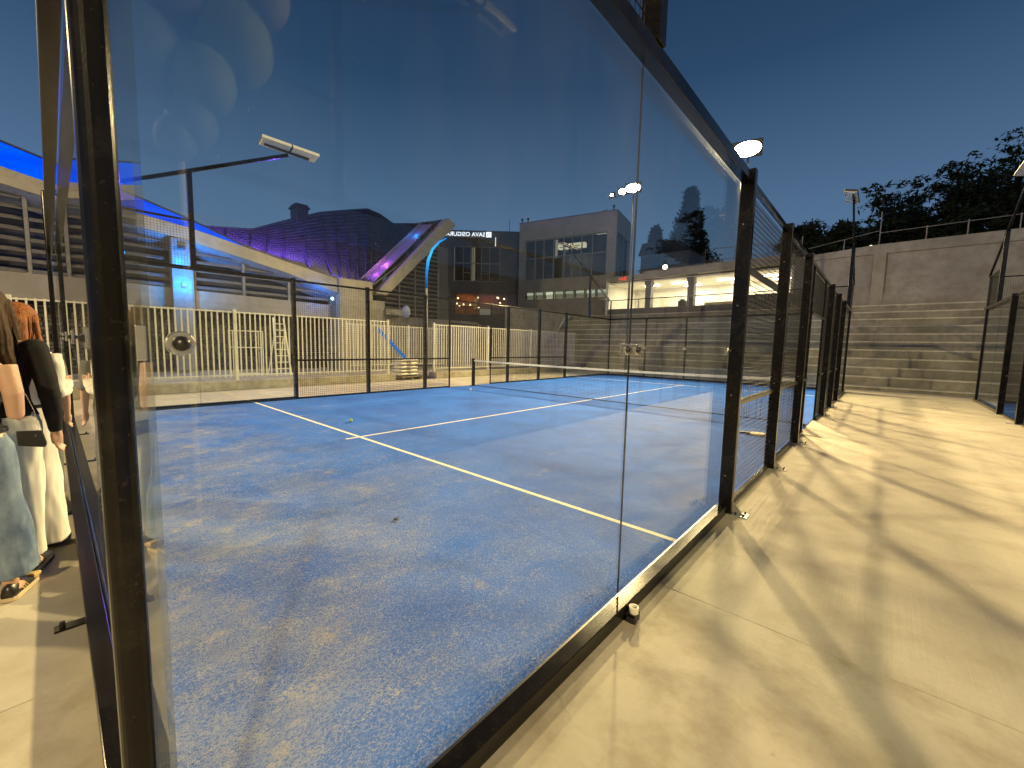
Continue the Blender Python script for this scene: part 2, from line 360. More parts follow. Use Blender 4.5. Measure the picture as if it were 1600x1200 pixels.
def side_wall(name, label, loc, rz=0, mirror=False, near=True):
    """20 m long wall along local Y from 0 to 20, outer side local +X."""
    t = thing(name, label, 'glass wall' if near else 'court wall', loc, rz, 'side walls of the two courts')
    # mirror is done with a negative x factor on the geometry
    s = -1 if mirror else 1
    def bx(x0, x1, *a): return B1(min(s*x0, s*x1), max(s*x0, s*x1), *a)
    def mkglass(y0, y1): return bx(-.006, .006, y0, y1, .085, 2.965).build('glass_panel', M['glass'], t, bevel=.0015)
    for y0, y1 in ((-.03, 1.996), (2.004, 3.98), (16.02, 17.996), (18.004, 20.03)): mkglass(y0, y1)
    for y0, y1 in ((-.03, 3.96), (16.04, 20.03)):
        bx(.014, .088, y0, y1, .002, .084).build('bottom_rail', M['black'], t, bevel=.004)
        bx(.012, .088, y0, y1, 2.95, 3.03).build('top_rail', M['black'], t, bevel=.004)
        bx(-.020, -.008, y0, y1, .020, .05).build('glass_gasket', M['rubber'], t)
    for y in (4, 6, 8, 12, 14, 16):
        o = bx(.004, .118, y-.04, y+.04, 0, 3.06).build('fence_post', M['black'], t, bevel=.006)
        if s > 0: foot(t, .12, y)
        else:
            B1(-.25, -.12, y-.055, y+.055, 0, .01).build('foot_plate', M['steel'], t)
        if near:
            for z in (.35, 1.1, 1.9, 2.6):
                MB().tube((s*.05, y-.044, z), (s*.05, y-.038, z), .0055, n=8).build('bolt_head', M['dark_metal'], t)
    for y in (9.0, 11.0):
        bx(.01, .05, y-.02, y+.02, 0, 3.0).build('door_post', M['black'], t, bevel=.003)
    for y0, y1 in ((4.04, 5.96), (6.04, 7.96), (8.04, 8.98), (11.02, 11.96), (12.04, 13.96), (14.04, 15.96)):
        bx(.02, .07, y0, y1, .985, 1.03).build('mid_rail', M['black'], t, bevel=.003)
        bx(.02, .07, y0, y1, .008, .058).build('bottom_rail', M['black'], t, bevel=.003)
        w = link(wire_mesh(y1-y0, 2.90), 'wire_mesh_panel', t, (s*.012, y0, .06)); w['kind'] = 'stuff'
    for y0, y1 in ((4.04, 5.96), (6.04, 7.96), (8.04, 11.96), (12.04, 13.96), (14.04, 15.96)):
        bx(.02, .07, y0, y1, 2.97, 3.02).build('top_rail', M['black'], t, bevel=.003)
    bx(.02, .06, 9.02, 10.98, 2.18, 2.22).build('door_lintel', M['black'], t, bevel=.003)
    w = link(wire_mesh(1.96, .74), 'wire_mesh_panel', t, (s*.012, 9.02, 2.22)); w['kind'] = 'stuff'
    for ya, yb in ((0, 2), (18, 20)):                 # 1 m of mesh above the end panes
        w = link(wire_mesh(1.9, .92), 'wire_mesh_panel', t, (s*.045, ya+.05, 3.03)); w['kind'] = 'stuff'
        bx(.03, .07, ya+.02, yb-.02, 3.96, 4.0).build('upper_rail', M['black'], t, bevel=.003)
    for y in (2.0, 18.0): bx(-.005, .005, y-.0020, y+.0020, .086, 2.96).build('joint_seal', M['rubber'], t)
    if near:
        bx(-.010, .010, -.0365, -.031, .086, 2.96).build('edge_seal', M['rubber'], t)
        for y in (2.0, 18.0): clamp(t, y)
        clamp(t, .042, double=False); clamp(t, 3.9, double=False)
        # bracket under the pane joint with a round adjustable cup
        for y in (1.945,):
            f = B1(.088, .150, y-.035, y+.035, .002, .05).build('rail_bracket', M['black'], t, bevel=.004)
            MB().path([(.128, y, .05), (.128, y, .085)], .026, n=16, cap=False).tube((.128, y, .05), (.128, y, .054), .026, n=16).path([(.128, y, .085), (.128, y, .086)], [.026, .019], n=16, cap=False).path([(.128, y, .086), (.128, y, .055)], .019, n=16, cap=False).build('bracket_cup', M['white_paint'], f, smooth=False)
            MB().tube((.11, y-.045, .03), (.165, y-.045, .03), .012, n=10).build('bracket_bolt', M['rubber'], f)
    return t
side_wall('court_side_wall', 'nearest glass and wire mesh wall running away beside the concrete walkway', (0,0,0))
side_wall('court_side_wall', 'far black mesh and glass wall of the blue court, in front of the cream picket fence', (-10,0,0), 0, True, False)
side_wall('court_side_wall', 'glass and mesh wall of the neighbouring court at the right edge of the photo', (3.45,0,0), 0, True, False)
side_wall('court_side_wall', 'outer wall of the neighbouring court, beyond the right edge of the photo', (13.45,0,0), 0, False, False)
def back_wall(label, loc, far, near=True):
    """10 m wall along -X from loc; outer side -Y when far is False."""
    t = thing('court_back_wall', label, 'glass wall', loc, 0, 'end walls of the two courts')
    s = 1 if far else -1
    def by(x0, x1, y0, y1, *a): return B1(x0, x1, min(s*y0, s*y1), max(s*y0, s*y1), *a)
    for k in range(5):
        x1 = -.04 if k == 0 else -2*k-.004; x0 = -9.96 if k == 4 else -2*k-1.996
        by(x0, x1, -.006, .006, .085, 2.965).build('glass_panel', M['glass'], t, bevel=.0015)
    by(-9.95, -.05, .014, .088, .002, .084).build('bottom_rail', M['black'], t, bevel=.004)
    by(-9.95, -.05, .012, .088, 2.95, 3.03).build('top_rail', M['black'], t, bevel=.004)
    for x in (-2, -4, -6, -8):
        f = by(x-.03, x+.03, .0885, .20, 0.001, .012).build('rail_bracket', M['black'], t)
        MB().tube((x, s*.17, .012), (x, s*.17, .04), .011, n=8).build('bracket_bolt', M['rubber'], f)
        c = by(x-.085, x+.085, .0065, .014, 1.445, 1.555).build('glass_clamp', M['chrome'], t, bevel=.002)
        for d in (-.061, .061):
            MB().tube((x+d, s*.014, 1.5), (x+d, s*.034, 1.5), .023, .012, n=16).build('clamp_cap', M['rubber'], c, smooth=False)
        if far:
            by(x-.03, x+.03, .09, .17, 0, 2.98).build('support_post', M['black'], t, bevel=.004)
    if far:
        w = link(wire_mesh(9.9, .92), 'wire_mesh_panel', t, (-.05, s*.045, 3.03), (0, 0, R(90))); w['kind'] = 'stuff'
        by(-9.95, -.05, .03, .07, 3.96, 4.0).build('upper_rail', M['black'], t, bevel=.003)
    return t
back_wall('near glass end wall seen almost edge on, beside the women', (0,0,0), False)
back_wall('far glass end wall of the blue court, in front of the concrete bleachers', (0,20,0), True)
back_wall('near glass end wall of the neighbouring court, outside the photo', (13.45,0,0), False)
back_wall('far glass end wall of the neighbouring court, behind its blue floor', (13.45,20,0), True)
def corner_post(label, x, y, h=4.0, r=.032):
    m = MB(); m.box(-r, r, -r, r, 0, h)
    o = m.build('corner_post', M['black'], None, loc=(x, y, 0)); md = o.modifiers.new('bevel', 'BEVEL'); md.width = .020; md.segments = 5; md.limit_method = 'ANGLE'
    tag(o, label, 'post', 'corner posts of the courts'); return o
corner_post('thick dark post nearest the camera, with bright vertical highlights', 0.0, -.056, r=.026)
corner_post('post at the far left corner where mesh meets the near end wall', -9.99, -.068)
corner_post('post at the far right corner of the blue court, beside the walkway end', .01, 20.07)
corner_post('post at the far left corner of the blue court, below the grey building', -10.01, 20.07)
corner_post('post at the bleacher end of the neighbouring court, by the walkway', 3.44, 20.07)
corner_post('post of the neighbouring court at the near end, outside the photo', 3.44, -.07)
corner_post('outer near post of the neighbouring court, outside the photo', 13.46, -.07)
corner_post('outer far post of the neighbouring court, outside the photo', 13.46, 20.07)

# court light masts (unlit): post up to 5 m, sloping beam, two long lamps at its tip
def make_mast():
    t = thing('court_light_mast', 'mast', 'light mast', (0,0,0), 0, 'unlit light masts on the court walls')
    B1(-.05, .05, -.045, .045, 3.031, 5.02).build('mast_post', M['black'], t, bevel=.006)
    MB().bar((0, -1.95, 4.02), (0, 1.96, 5.97), .05, .075).build('sloping_beam', M['black'], t, bevel=.004)
    MB().bar((0, 1.45, 6.05), (0, 2.45, 6.03), .05, .05).build('lamp_bracket', M['lampbody'], t)
    for y0 in (1.36, 2.02):
        b = MB(); b.box(-.15, .15, 0, .62, -.03, .03); o = b.build('lamp_housing', M['lampbody'], t, bevel=.006, loc=(.04, y0, 6.11)); o.rotation_euler = (0, R(-14), 0)
        B1(-.145, .145, .01, .61, -.045, -.031).build('lamp_lens', M['lampface'], o)
        B1(.1502, .162, .0, .62, -.044, .03).build('lamp_side_trim', M['lampface'], o)
        for k in range(3): B1(-.1, .06, .1+.13*k, .19+.13*k, .031, .075).build('heat_sink', M['lampbody'], o)
    return t
mast = make_mast()
mast.location = (-10.06, 2, 0); mast['label'] = 'unlit court light mast at the left, its two long lamps above the blue-lit roof edge'
copy_tree(mast, (.05, 18, 0), math.pi, 'unlit light mast at the far right corner of the blue court, before the trees')
copy_tree(mast, (-10.06, 18, 0), math.pi, 'unlit light mast whose lamps show against the upper windows of the grey building')
copy_tree(mast, (3.39, 18, 0), math.pi, 'sloping mast rising from the neighbouring court at the right edge')
copy_tree(mast, (3.39, 2, 0), 0, 'mast of the neighbouring court mirrored faintly in the near glass')
copy_tree(mast, (.05, 2, 0), 0, 'mast post standing on the near glass wall at the top of the photo')

# nets
def net(x0, label):
    t = thing('court_net', label, 'net', (x0, 10, 0), 0, 'nets of the two courts')
    for x in (-9.9, -.1):
        B1(x-.045, x+.045, -.045, .045, .015, 1.0).build('net_post', M['black'], t, bevel=.006)
        B1(x-.09, x+.09, -.09, .09, .0145, .03).build('net_post_base', M['black'], t)
    def top(x): return .88 + .045*((x+5)/4.9)**2
    m = MB(); n = 218
    for i in range(n+1):
        x = -9.85 + 9.7*i/n; m.box(x-.0018, x+.0018, -.0018, .0018, .03, top(x)-.02)
    for k in range(1, 20):
        for i in range(24):
            xa = -9.85+9.7*i/24; xb = xa+9.7/24; za = .03+(top(xa)-.05)*k/20; zb = .03+(top(xb)-.05)*k/20
            m.bar((xa, .002, za), (xb, .002, zb), .0034, .0034)
    o = m.build('net_mesh', M['wire'], t); o['kind'] = 'stuff'
    m = MB()
    for i in range(24):
        xa = -9.86+9.72*i/24; xb = xa+9.72/24; m.bar((xa, 0, top(xa)), (xb, 0, top(xb)), .012, .055)
    m.build('net_tape', M['netwhite'], t)
    MB().bar((-9.86, .0, .035), (-.14, 0, .035), .01, .02).build('bottom_cord', M['wire'], t)
M['netwhite'] = simple('white_net_tape', (.75, .74, .68), .7, 0, var=.05)
net(0, 'net with a white top tape across the blue court')
net(13.45, 'net across the neighbouring court')

# ------------------------------------------------------------------ small things on the court
def fuzz(name, c1, c2):
    t = NT(name); return t.bsdf(t.mix(t.noise(90, 3), c1, c2), .95, bump=t.noise(300, 2), bstr=.6, bdist=.004)
M['ball'] = fuzz('ball_felt', (.42, .55, .02), (.66, .80, .10))
M['ball2'] = fuzz('pale_ball_felt', (.62, .68, .45), (.80, .84, .62))
for (x, y, lb, mt) in ((-6.23, 3.52, 'yellow green padel ball lying near the service line', 'ball'), (-8.77, 8.84, 'pale padel ball lying near the far end of the net', 'ball2')):
    o = MB().ball((0,0,0), .0335, n=24, m=16).build('padel_ball', M[mt], None, smooth=True, loc=(x, y, .047)); tag(o, lb, 'ball', 'balls on the blue court')
    sm = MB(); pts = []
    for i in range(33):
        w = 2*math.pi*i/32; pts.append(Vector((math.cos(w)+.28*math.cos(3*w)*.0, math.sin(w), .5*math.sin(2*w)*1.0)).normalized()*.0338)
    sm.path(pts, .0012, n=5).build('ball_seam', M['netwhite'], o)
rk = thing('padel_racket', 'padel racket lying on the court behind the second mesh post', 'racket', (-.60, 8.10, .016), R(10))
m = MB(); pl = [(.13*math.cos(2*math.pi*i/28)+.12, .125*math.sin(2*math.pi*i/28)) for i in range(28)]
m.prism(pl, lambda a, b: (a, b, .002), lambda a, b: (a, b, .040)).build('racket_head', simple('racket_face', (.50, .40, .27), .5), rk, bevel=.008)
MB().bar((-.06, .045, .021), (.02, .09, .021), .02, .03).build('racket_throat', M['rubber'], rk); MB().bar((-.06, -.045, .021), (.02, -.09, .021), .02, .03).build('racket_throat', M['rubber'], rk)
MB().tube((-.22, 0, .021), (-.05, 0, .021), .017, .019, n=10).build('racket_handle', M['rubber'], rk)
lf = MB().path([(-.03, 0, .004), (-.01, .008, .012), (.012, .0, .016), (.03, .012, .008)], [.004, .012, .010, .003], n=6).path([(0, 0, .01), (.005, .03, .03)], [.006, .002], n=5).build('dry_leaf', simple('dark_leaf', (.02, .018, .015), .8), None, loc=(-1.907, 1.731, .014))
tag(lf, 'small curled dark leaf lying on the sandy blue floor', 'leaf')

# ------------------------------------------------------------------ flood light towers
def aim(o, target):
    d = Vector(target) - o.location; o.rotation_euler = d.to_track_quat('-Z', 'Y').to_euler()
def flood_head(par, loc, target, power, w, h, lit=True, mat='lit'):
    """one floodlight: housing, fins, yoke, lens; the real light sits right in front of the lens"""
    hd = bpy.data.objects.new('floodlight_head', MB().box(-w/2-.05, w/2+.05, -h/2-.05, h/2+.05, .012, .16).mesh('floodlight_head', M['lampbody'])); COL.objects.link(hd)
    hd.parent = par; base = par.matrix_world.translation if False else par.location
    d = (Vector(target) - Vector(loc)); hd.location = Vector(loc) - base; hd.rotation_euler = d.to_track_quat('-Z', 'Y').to_euler()
    md = hd.modifiers.new('bevel', 'BEVEL'); md.width = .02; md.segments = 2
    MB().prism([(w/2*math.cos(i*math.pi/16), h/2*math.sin(i*math.pi/16)) for i in range(32)], lambda a, b: (a, b, -.001), lambda a, b: (a, b, .0115)).build('floodlight_lens', M[mat] if lit else M['lampface'], hd)
    f = MB()
    for k in range(7): f.box(-w/2+k*w/6.5, -w/2+k*w/6.5+.015, -h/2, h/2, .1605, .24)
    f.build('cooling_fins', M['lampbody'], hd)
    if power:
        ld = bpy.data.lights.new('floodlight', 'AREA'); ld.shape = 'ELLIPSE'; ld.size = w; ld.size_y = h; ld.energy = power; ld.color = WARM; nm_far = loc[1] > 0; ld.spread = R(140 if nm_far else 105)
        lo = bpy.data.objects.new('floodlight_lamp', ld); COL.objects.link(lo); lo.location = Vector(loc) + d.normalized()*.02; lo.rotation_euler = hd.rotation_euler
    return hd
LBL = {'A': 'floodlight pole whose lit lamp glares beside the top of the glass wall', 'B': 'floodlight pole with a row of lit lamps behind the glass, beside the grey building',
       'C': 'floodlight pole behind the camera to the right, outside the photo', 'D': 'floodlight pole behind the camera to the left, outside the photo'}
for nm, P, T, pw, w, h in FLOODS:
    P = Vector(P); dx = {'A': .0, 'B': .0, 'C': .35, 'D': -.35}[nm]
    t = thing('floodlight_pole', LBL[nm], 'floodlight pole', (P.x+dx, P.y + (.30 if nm in 'AB' else -.30), 0), 0, 'tall floodlight poles around the courts')
    MB().path([(0,0,0), (0,0,P.z-.1)], [.075 if nm in 'AB' else .1, .04], n=14).build('pole_shaft', M['steel'] if nm != 'B' else M['dark_metal'], t, smooth=True)
    B1(-.18, .18, -.18, .18, 0, .02).build('pole_base_plate', M['steel'], t, bevel=.004)
    sgn = -1 if nm in 'AB' else 1
    if nm == 'B':
        MB().bar((-1.55, 0, P.z-.12), (.45, 0, P.z-.12), .06, .06).build('cross_arm', M['dark_metal'], t)
        flood_head(t, P + Vector((.1, 0, 0)), T, pw, .74, .42)
        flood_head(t, P + Vector((-.52, 0, -.05)), (-8, 2, 0), 0, .36, .28)
        flood_head(t, P + Vector((-1.15, 0, -.08)), (-14, 2, 0), 0, .17, .13)
    else:
        MB().bar((-.5, 0, P.z-.12), (.5, 0, P.z-.12), .06, .06).build('cross_arm', M['steel'], t)
        flood_head(t, P, T, pw, w, h)

# ------------------------------------------------------------------ bleachers
def bleachers():
    t = thing('concrete_bleachers', 'wide flight of eleven concrete seating steps behind the courts', 'bleachers', (0, 22, 0), 0, 'concrete seating steps')
    for k in range(11):
        z1 = .15+.375*k; z0 = 0 if k == 0 else .15+.375*(k-1); y0 = .58*k; xr = 15+.58*k
        # each step is cast in lengths
        xs_ = [-17.6, -13.6, -9.7, -5.1, -.4, 4.3, 9.1, xr]
        for i in range(7):
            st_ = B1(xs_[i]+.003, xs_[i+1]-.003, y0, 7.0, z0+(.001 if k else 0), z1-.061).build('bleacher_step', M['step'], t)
            B1(xs_[i]+.002, xs_[i+1]-.002, y0-.045, y0+.62, z1-.060, z1).build('step_tread', M['tread'], st_, bevel=.010)  # nosing added to catch light and shade the riser below
    t2 = thing('concrete_bleachers', 'side flight of concrete seating steps mirrored in the near glass', 'bleachers', (15, 0, 0), 0, 'concrete seating steps')
    for k in range(11):
        z1 = .15+.375*k; z0 = 0 if k == 0 else .15+.375*(k-1)
        for a, b in ((-16, -4), (-4, 8), (8, 29)):
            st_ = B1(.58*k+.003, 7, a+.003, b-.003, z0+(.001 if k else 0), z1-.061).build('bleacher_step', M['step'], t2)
            B1(.58*k-.045, .58*k+.62, a+.002, b-.002, z1-.060, z1).build('step_tread', M['tread'], st_, bevel=.010)  # same added nosing, its light put into the paler colour
bleachers()
rail = thing('stair_handrail', 'pale bent handrail at the left end of the bleachers', 'handrail', (-14.9, 22.0, 0))
MB().path([(0,0,0), (0,0,2.35), (.12,0,2.6), (.62,0,3.35)], .032, n=8).path([(0,0,1.0), (.7,0,2.0)], .025, n=8).build('handrail_tube', M['white_paint'], rail, smooth=True)
o = B1(-19.4, -17.7, 21.8, 28.5, 0, 4.1).build('retaining_wall', M['wallc'], None, bevel=.01); tag(o, 'lit concrete wall end between the picket fence and the bleachers', 'wall')

# upper retaining wall with cap and buttresses
rw = thing('retaining_wall', 'high stained concrete wall above the bleachers at the right', 'wall', (-3.15, 29, 0))
B1(0, 25.6, 0.001, .6, 3.9, 6.62).build('wall_face', M['wallc'], rw)
m = MB(); pr = [(0, 6.621), (26, 6.621), (26, 7.28), (3.6, 7.12), (0, 6.86)]
m.prism(pr, lambda a, b: (a, -.10, b), lambda a, b: (a, .7, b)).build('wall_coping', M['wallc'], rw, bevel=.02)
for x in (3.45, 9.6, 15.8): B1(x, x+.5, -.16, .0, 3.9, 6.62).build('buttress', M['beam'], rw, bevel=.01)
B1(.0, 25.6, -.12, 0, 3.901, 4.62).build('wall_plinth', M['wallc'], rw, bevel=.01)
o = B1(22.0, 22.5, -16, 29, 0, 7.0).build('retaining_wall', M['wallc'], None); tag(o, 'tall concrete wall behind the side bleachers, outside the photo', 'wall')
hill = struct(MB().prism([(-3.2, 29.71), (70, 29.71), (70, 120), (-3.2, 120)], lambda a, b: (a, b, 0), lambda a, b: (a, b, 6.9)).build('grassy_bank', simple('dark_grass', (.03, .045, .02), .9, 0, var=.4, scale=1)))

# railing along the top of the wall
rg = thing('metal_railing', 'thin metal railing along the top of the high concrete wall', 'railing', (0, 29.3, 0), 0, 'railings above the bleachers')
for x, z in ((.45, 8.85), (2.2, 7.85), (3.6, 7.9), (5.2, 7.9), (6.8, 7.9), (8.4, 7.9)): MB().tube((x, 0, 7.1), (x, 0, z), .03, n=6).build('railing_post', M['dark_metal'], rg)
for z in (7.78,): MB().path([(.45, 0, z-.0), (3.6, 0, z+.05), (8.4, 0, z+.1)], .022, n=6).build('railing_rail', M['dark_metal'], rg)
MB().path([(-2.6, 0, 7.38), (.45, 0, 7.9)], .022, n=6).build('railing_rail', M['dark_metal'], rg)
MB().tube((-1.0, 0, 6.9), (-1.0, 0, 7.66), .03, n=6).build('railing_post', M['dark_metal'], rg)
rg2 = thing('metal_railing', 'thin two-bar railing on the roof of the lit gallery', 'railing', (0, 29.1, 0), 0, 'railings above the bleachers')
for x in (-8.2, -6.4, -4.6, -2.9): MB().tube((x, 0, 7.1), (x, 0, 8.08), .028, n=6).build('railing_post', M['dark_metal'], rg2)
for z in (8.06, 7.3): MB().tube((-8.2, 0, z), (-2.9, 0, z-.25*(z > 8)), .02, n=6).build('railing_rail', M['dark_metal'], rg2)

# ------------------------------------------------------------------ lit gallery
ga = thing('covered_gallery', 'brightly lit open gallery with dark columns above the bleachers', 'gallery', (0, 28.6, 0))
B1(-15.2, -3.2, .42, 6.0, 3.9, 4.0).build('gallery_floor', M['wallc'], ga)
B1(-15.2, -3.2, .401, .62, 3.60, 4.42).build('parapet', M['grey_plaster'], ga, bevel=.01)
B1(-15.2, -3.16, 5.2, 5.4, 4.0, 6.5).build('rear_wall', M['white_wall'], ga)
B1(-15.4, -15.2, .42, 5.4, 4.0, 6.5).build('side_wall', M['white_wall'], ga)
B1(-3.3, -3.16, .42, 5.2, 4.0, 6.5).build('side_wall', M['white_wall'], ga)
m = MB(); m.prism([(-15.4, 6.5), (-12.25, 6.5), (-12.25, 6.88), (-15.4, 6.80)], lambda a, b: (a, .3, b), lambda a, b: (a, 5.5, b)).build('roof_slab', M['beam'], ga)
m = MB(); m.prism([(-12.245, 6.46), (-3.16, 6.62), (-3.16, 7.12), (-12.245, 7.0)], lambda a, b: (a, .22, b), lambda a, b: (a, 5.5, b)).build('roof_slab', M['beam'], ga)
B1(-15.19, -3.31, .7, 5.19, 6.36, 6.459).build('ceiling', M['white_wall'], ga)
for x in (-12.2, -9.2):
    B1(x, x+.42, .45, .95, 4.0, 6.0).build('column', M['grey_plaster'], ga, bevel=.01)
    MB().prism([(x-.12, 6.36), (x+.42, 6.36), (x+.42, 6.0), (x, 6.0)], lambda a, b: (a, .44, b), lambda a, b: (a, .96, b)).build('column_head', M['grey_plaster'], ga)
for x, y in ((-11.0, 2.2), (-10.6, 3.8), (-7.9, 2.4), (-7.4, 4.0), (-5.2, 2.2), (-4.9, 4.0), (-13.2, 2.6)):
    b = B1(x, x+1.1, y, y+.10, 6.31, 6.358).build('ceiling_light', M['dark_metal'], ga)
    B1(x+.02, x+1.08, y-.02, y+.12, 6.25, 6.308).build('light_tube', M['tube'], b)
    ld = bpy.data.lights.new('gallery_light', 'AREA'); ld.shape = 'RECTANGLE'; ld.size = 1.0; ld.size_y = .12; ld.energy = 150; ld.color = (1, .87, .58)
    lo = bpy.data.objects.new('gallery_light_lamp', ld); COL.objects.link(lo); lo.location = (x+.55, 28.6+y+.05, 6.245)
# door and shelf in the gallery
B1(-13.0, -12.3, 5.17, 5.199, 4.0, 5.7).build('door_leaf', simple('ivory_door', (.66, .62, .50), .6), ga, bevel=.004)
B1(-8.4, -5.8, 1.6, 2.2, 4.0, 4.72).build('counter', simple('tan_counter', (.42, .36, .24), .6), ga, bevel=.01)
bin_ = MB().path([(0,0,0), (0,0,.78), (0,0,.84)], [.27, .30, .28], n=16).build('litter_bin', simple('grey_green_bin', (.10, .12, .10), .5), None, smooth=False, loc=(-9.65, 29.55, 4.0)); tag(bin_, 'dark round litter bin standing in the lit gallery between the columns', 'bin')
MB().path([(0,0,.845), (0,0,.95)], [.2, .12], n=12).build('bin_lid', M['rubber'], bin_)
# handrail of gallery
gr = thing('metal_railing', 'dark handrail running across the front of the lit gallery', 'railing', (0, 28.75, 0), 0, 'railings above the bleachers')
for x in (-15.0, -12.55, -9.0, -5.9, -3.4): B1(x-.022, x+.022, -.022, .022, 4.0, 5.02).build('railing_post', M['dark_metal'], gr)
B1(-15.1, -3.3, -.028, .028, 5.02, 5.07).build('railing_rail', M['dark_metal'], gr)
B1(-15.1, -3.3, -.15, -.10, 3.86, 3.93).build('lower_rail', M['dark_metal'], gr)
# sloping stair beam, stone block
sb = MB().bar((-5.75, 28.70, 6.62), (-2.85, 28.70, 4.35), .35, .36).build('stair_beam', M['grey_plaster'], None, bevel=.01); tag(sb, 'sloping concrete stair beam crossing the right end of the lit gallery', 'beam')
M['stone'] = simple('grey_field_stone', (.26, .25, .22), .85, 0, var=.4, scale=3)
M['mortar'] = simple('dark_mortar', (.06, .055, .05), .95)
def rubble(par, x0, x1, y, z0, z1, s=.16, name='stone', depth=.07, axis='x', mat='stone'):
    m = MB(); rnd = random.Random(3); z = z0; row = 0
    while z < z1-.02:
        hh = s*rnd.uniform(.5, .8); x = x0 + (row % 2)*s*.4
        while x < x1-.02:
            ww = s*rnd.uniform(.8, 1.5); a0, a1 = x+.012, min(x+ww-.012, x1); zz = min(z+hh-.014, z1)
            d = depth*rnd.uniform(.5, 1)
            c = [rnd.uniform(-.01, .01) for _ in range(8)]
            if a1 > a0+.02:
                b = len(m.v)
                pts = [(a0, 0), (a1, 0), (a1, 1), (a0, 1)]
                base = [(a0+c[0], z), (a1+c[1], z+c[2]), (a1+c[3], zz+c[4]), (a0+c[5], zz+c[6])]
                cx = sum(p[0] for p in base)/4; cz = sum(p[1] for p in base)/4
                for (px, pz) in base: m.v.append((px, y, pz) if axis == 'x' else (y, px, pz))
                for (px, pz) in base:
                    qx, qz = cx+(px-cx)*.78, cz+(pz-cz)*.72
                    m.v.append((qx, y-d, qz) if axis == 'x' else (y+d, qx, qz))
                m.f += [(b,b+1,b+5,b+4),(b+1,b+2,b+6,b+5),(b+2,b+3,b+7,b+6),(b+3,b,b+4,b+7),(b+4,b+5,b+6,b+7)]
            x += ww
        z += hh; row += 1
    o = m.build(name, M[mat], par); o['kind'] = 'stuff'; return o
st = thing('stone_block', 'low block of rough grey stones at the right end of the gallery', 'stone wall', (0,0,0))
B1(-5.9, -3.6, 28.3, 28.59, 3.905, 4.86).build('block_core', M['mortar'], st)
rubble(st, -5.9, -3.6, 28.3, 3.92, 4.85, s=.17, name='field_stones')
ex = bpy.data.curves.new('exit_sign', 'FONT'); ex.body = 'A8'; ex.size = .42; ex.extrude = .01; ex.align_x = 'CENTER'
def text_obj(body, size, mat, extrude=.01, align='CENTER', space=1.0):
    cu = bpy.data.curves.new('lettering', 'FONT'); cu.body = body; cu.size = size; cu.extrude = extrude; cu.align_x = align; cu.space_character = space; cu.resolution_u = 3
    o = bpy.data.objects.new('lettering', cu); COL.objects.link(o); dg = bpy.context.evaluated_depsgraph_get()
    me = bpy.data.meshes.new_from_object(o.evaluated_get(dg)); COL.objects.unlink(o); bpy.data.objects.remove(o); bpy.data.curves.remove(cu)
    me.materials.clear(); me.materials.append(mat); return me
M['redsign'] = emit('red_sign_light', (1, .10, .05), 1.2)
o = link(text_obj('\u2022A8', .42, M['redsign']), 'gallery_sign', None, (-13.95, 28.86, 6.50), (R(90), 0, 0)); tag(o, 'small glowing red lettering on the gallery roof edge', 'sign')

# small lamps on roofs
for (P, r, E_, lb, ph) in (((-11.3, 30.2, 7.42), .16, 55, 'small glowing round lamp on the gallery roof below the cypresses', .4), ((.05, 32, 7.6), .12, 8, 'small lit lamp on a short white post above the high wall', .75)):
    t = thing('globe_lamp', lb, 'lamp', (P[0], P[1], P[2]-ph), 0, 'small globe lamps above the bleachers')
    MB().tube((0,0,0), (0,0,ph-r*.6), .03, n=8).build('lamp_stem', M['white_paint'], t)
    MB().ball((0,0,ph), r, n=16, m=10).build('lamp_globe', emit('lit_globe', (1, .93, .6), E_/4), t, smooth=True)

# ------------------------------------------------------------------ grey building
gb = thing('office_building', 'plain grey two-storey block with a band of small lit windows behind the court', 'building', (-24.5, 29.03, 0), R(12.15))
L_, D_ = 8.97, 4.9
def band(par, x0, x1, y0, y1, z0, z1, mat, nm='wall', bev=.01): return B1(x0, x1, y0, y1, z0, z1).build(nm, M[mat], par, bevel=bev)
M['gpl'] = concrete('grey_render', (.30, .275, .25), var=.12, stain=.25)
band(gb, 0, L_, 0, .35, 0, 5.68, 'gpl'); band(gb, 0, L_, 0, .35, 6.34, 7.4, 'gpl'); band(gb, 0, L_, 0, .35, 10.92, 12.5, 'gpl')
band(gb, 0, .6, 0, .35, 5.6805, 6.3395, 'gpl'); band(gb, 8.42, L_, 0, .35, 5.6805, 6.3395, 'gpl')
band(gb, 0, .6, 0, .35, 7.4005, 10.9195, 'gpl'); band(gb, 8.2, L_, 0, .35, 7.4005, 10.9195, 'gpl')
band(gb, L_-.35, L_, .3505, D_, 0, 7.5, 'gpl'); band(gb, L_-.35, L_, .3505, D_, 10.9, 12.5, 'gpl'); band(gb, L_-.35, L_, 4.4, D_, 7.5005, 10.8995, 'gpl')
band(gb, 0, .35, .3505, D_, 0, 12.5, 'gpl'); band(gb, .351, L_-.351, D_-.3, D_, 0, 12.5, 'gpl')
band(gb, .351, L_-.351, .3505, D_-.301, 12.1, 12.3, 'gpl', 'roof'); band(gb, .36, 8.6, .36, D_-.31, 6.4, 6.6, 'gpl', 'floor')
band(gb, -.04, L_+.04, -.05, D_+.04, 12.501, 12.56, 'grey_plaster', 'roof_coping')
M['inner'] = simple('office_inner_wall', (.20, .19, .17), .8); M['frame'] = simple('grey_window_frame', (.22, .21, .19), .5)
B1(.36, 8.6, 3.0, 3.05, 6.61, 12.0).build('inner_wall', M['inner'], gb)
w = B1(.6, 8.2, .20, .22, 7.4, 10.92).build('window', M['dwglass'], gb)
mm = [(.6), 1.54, 2.4, 3.36, 4.3, 5.1, 5.95, 6.9, 8.14]
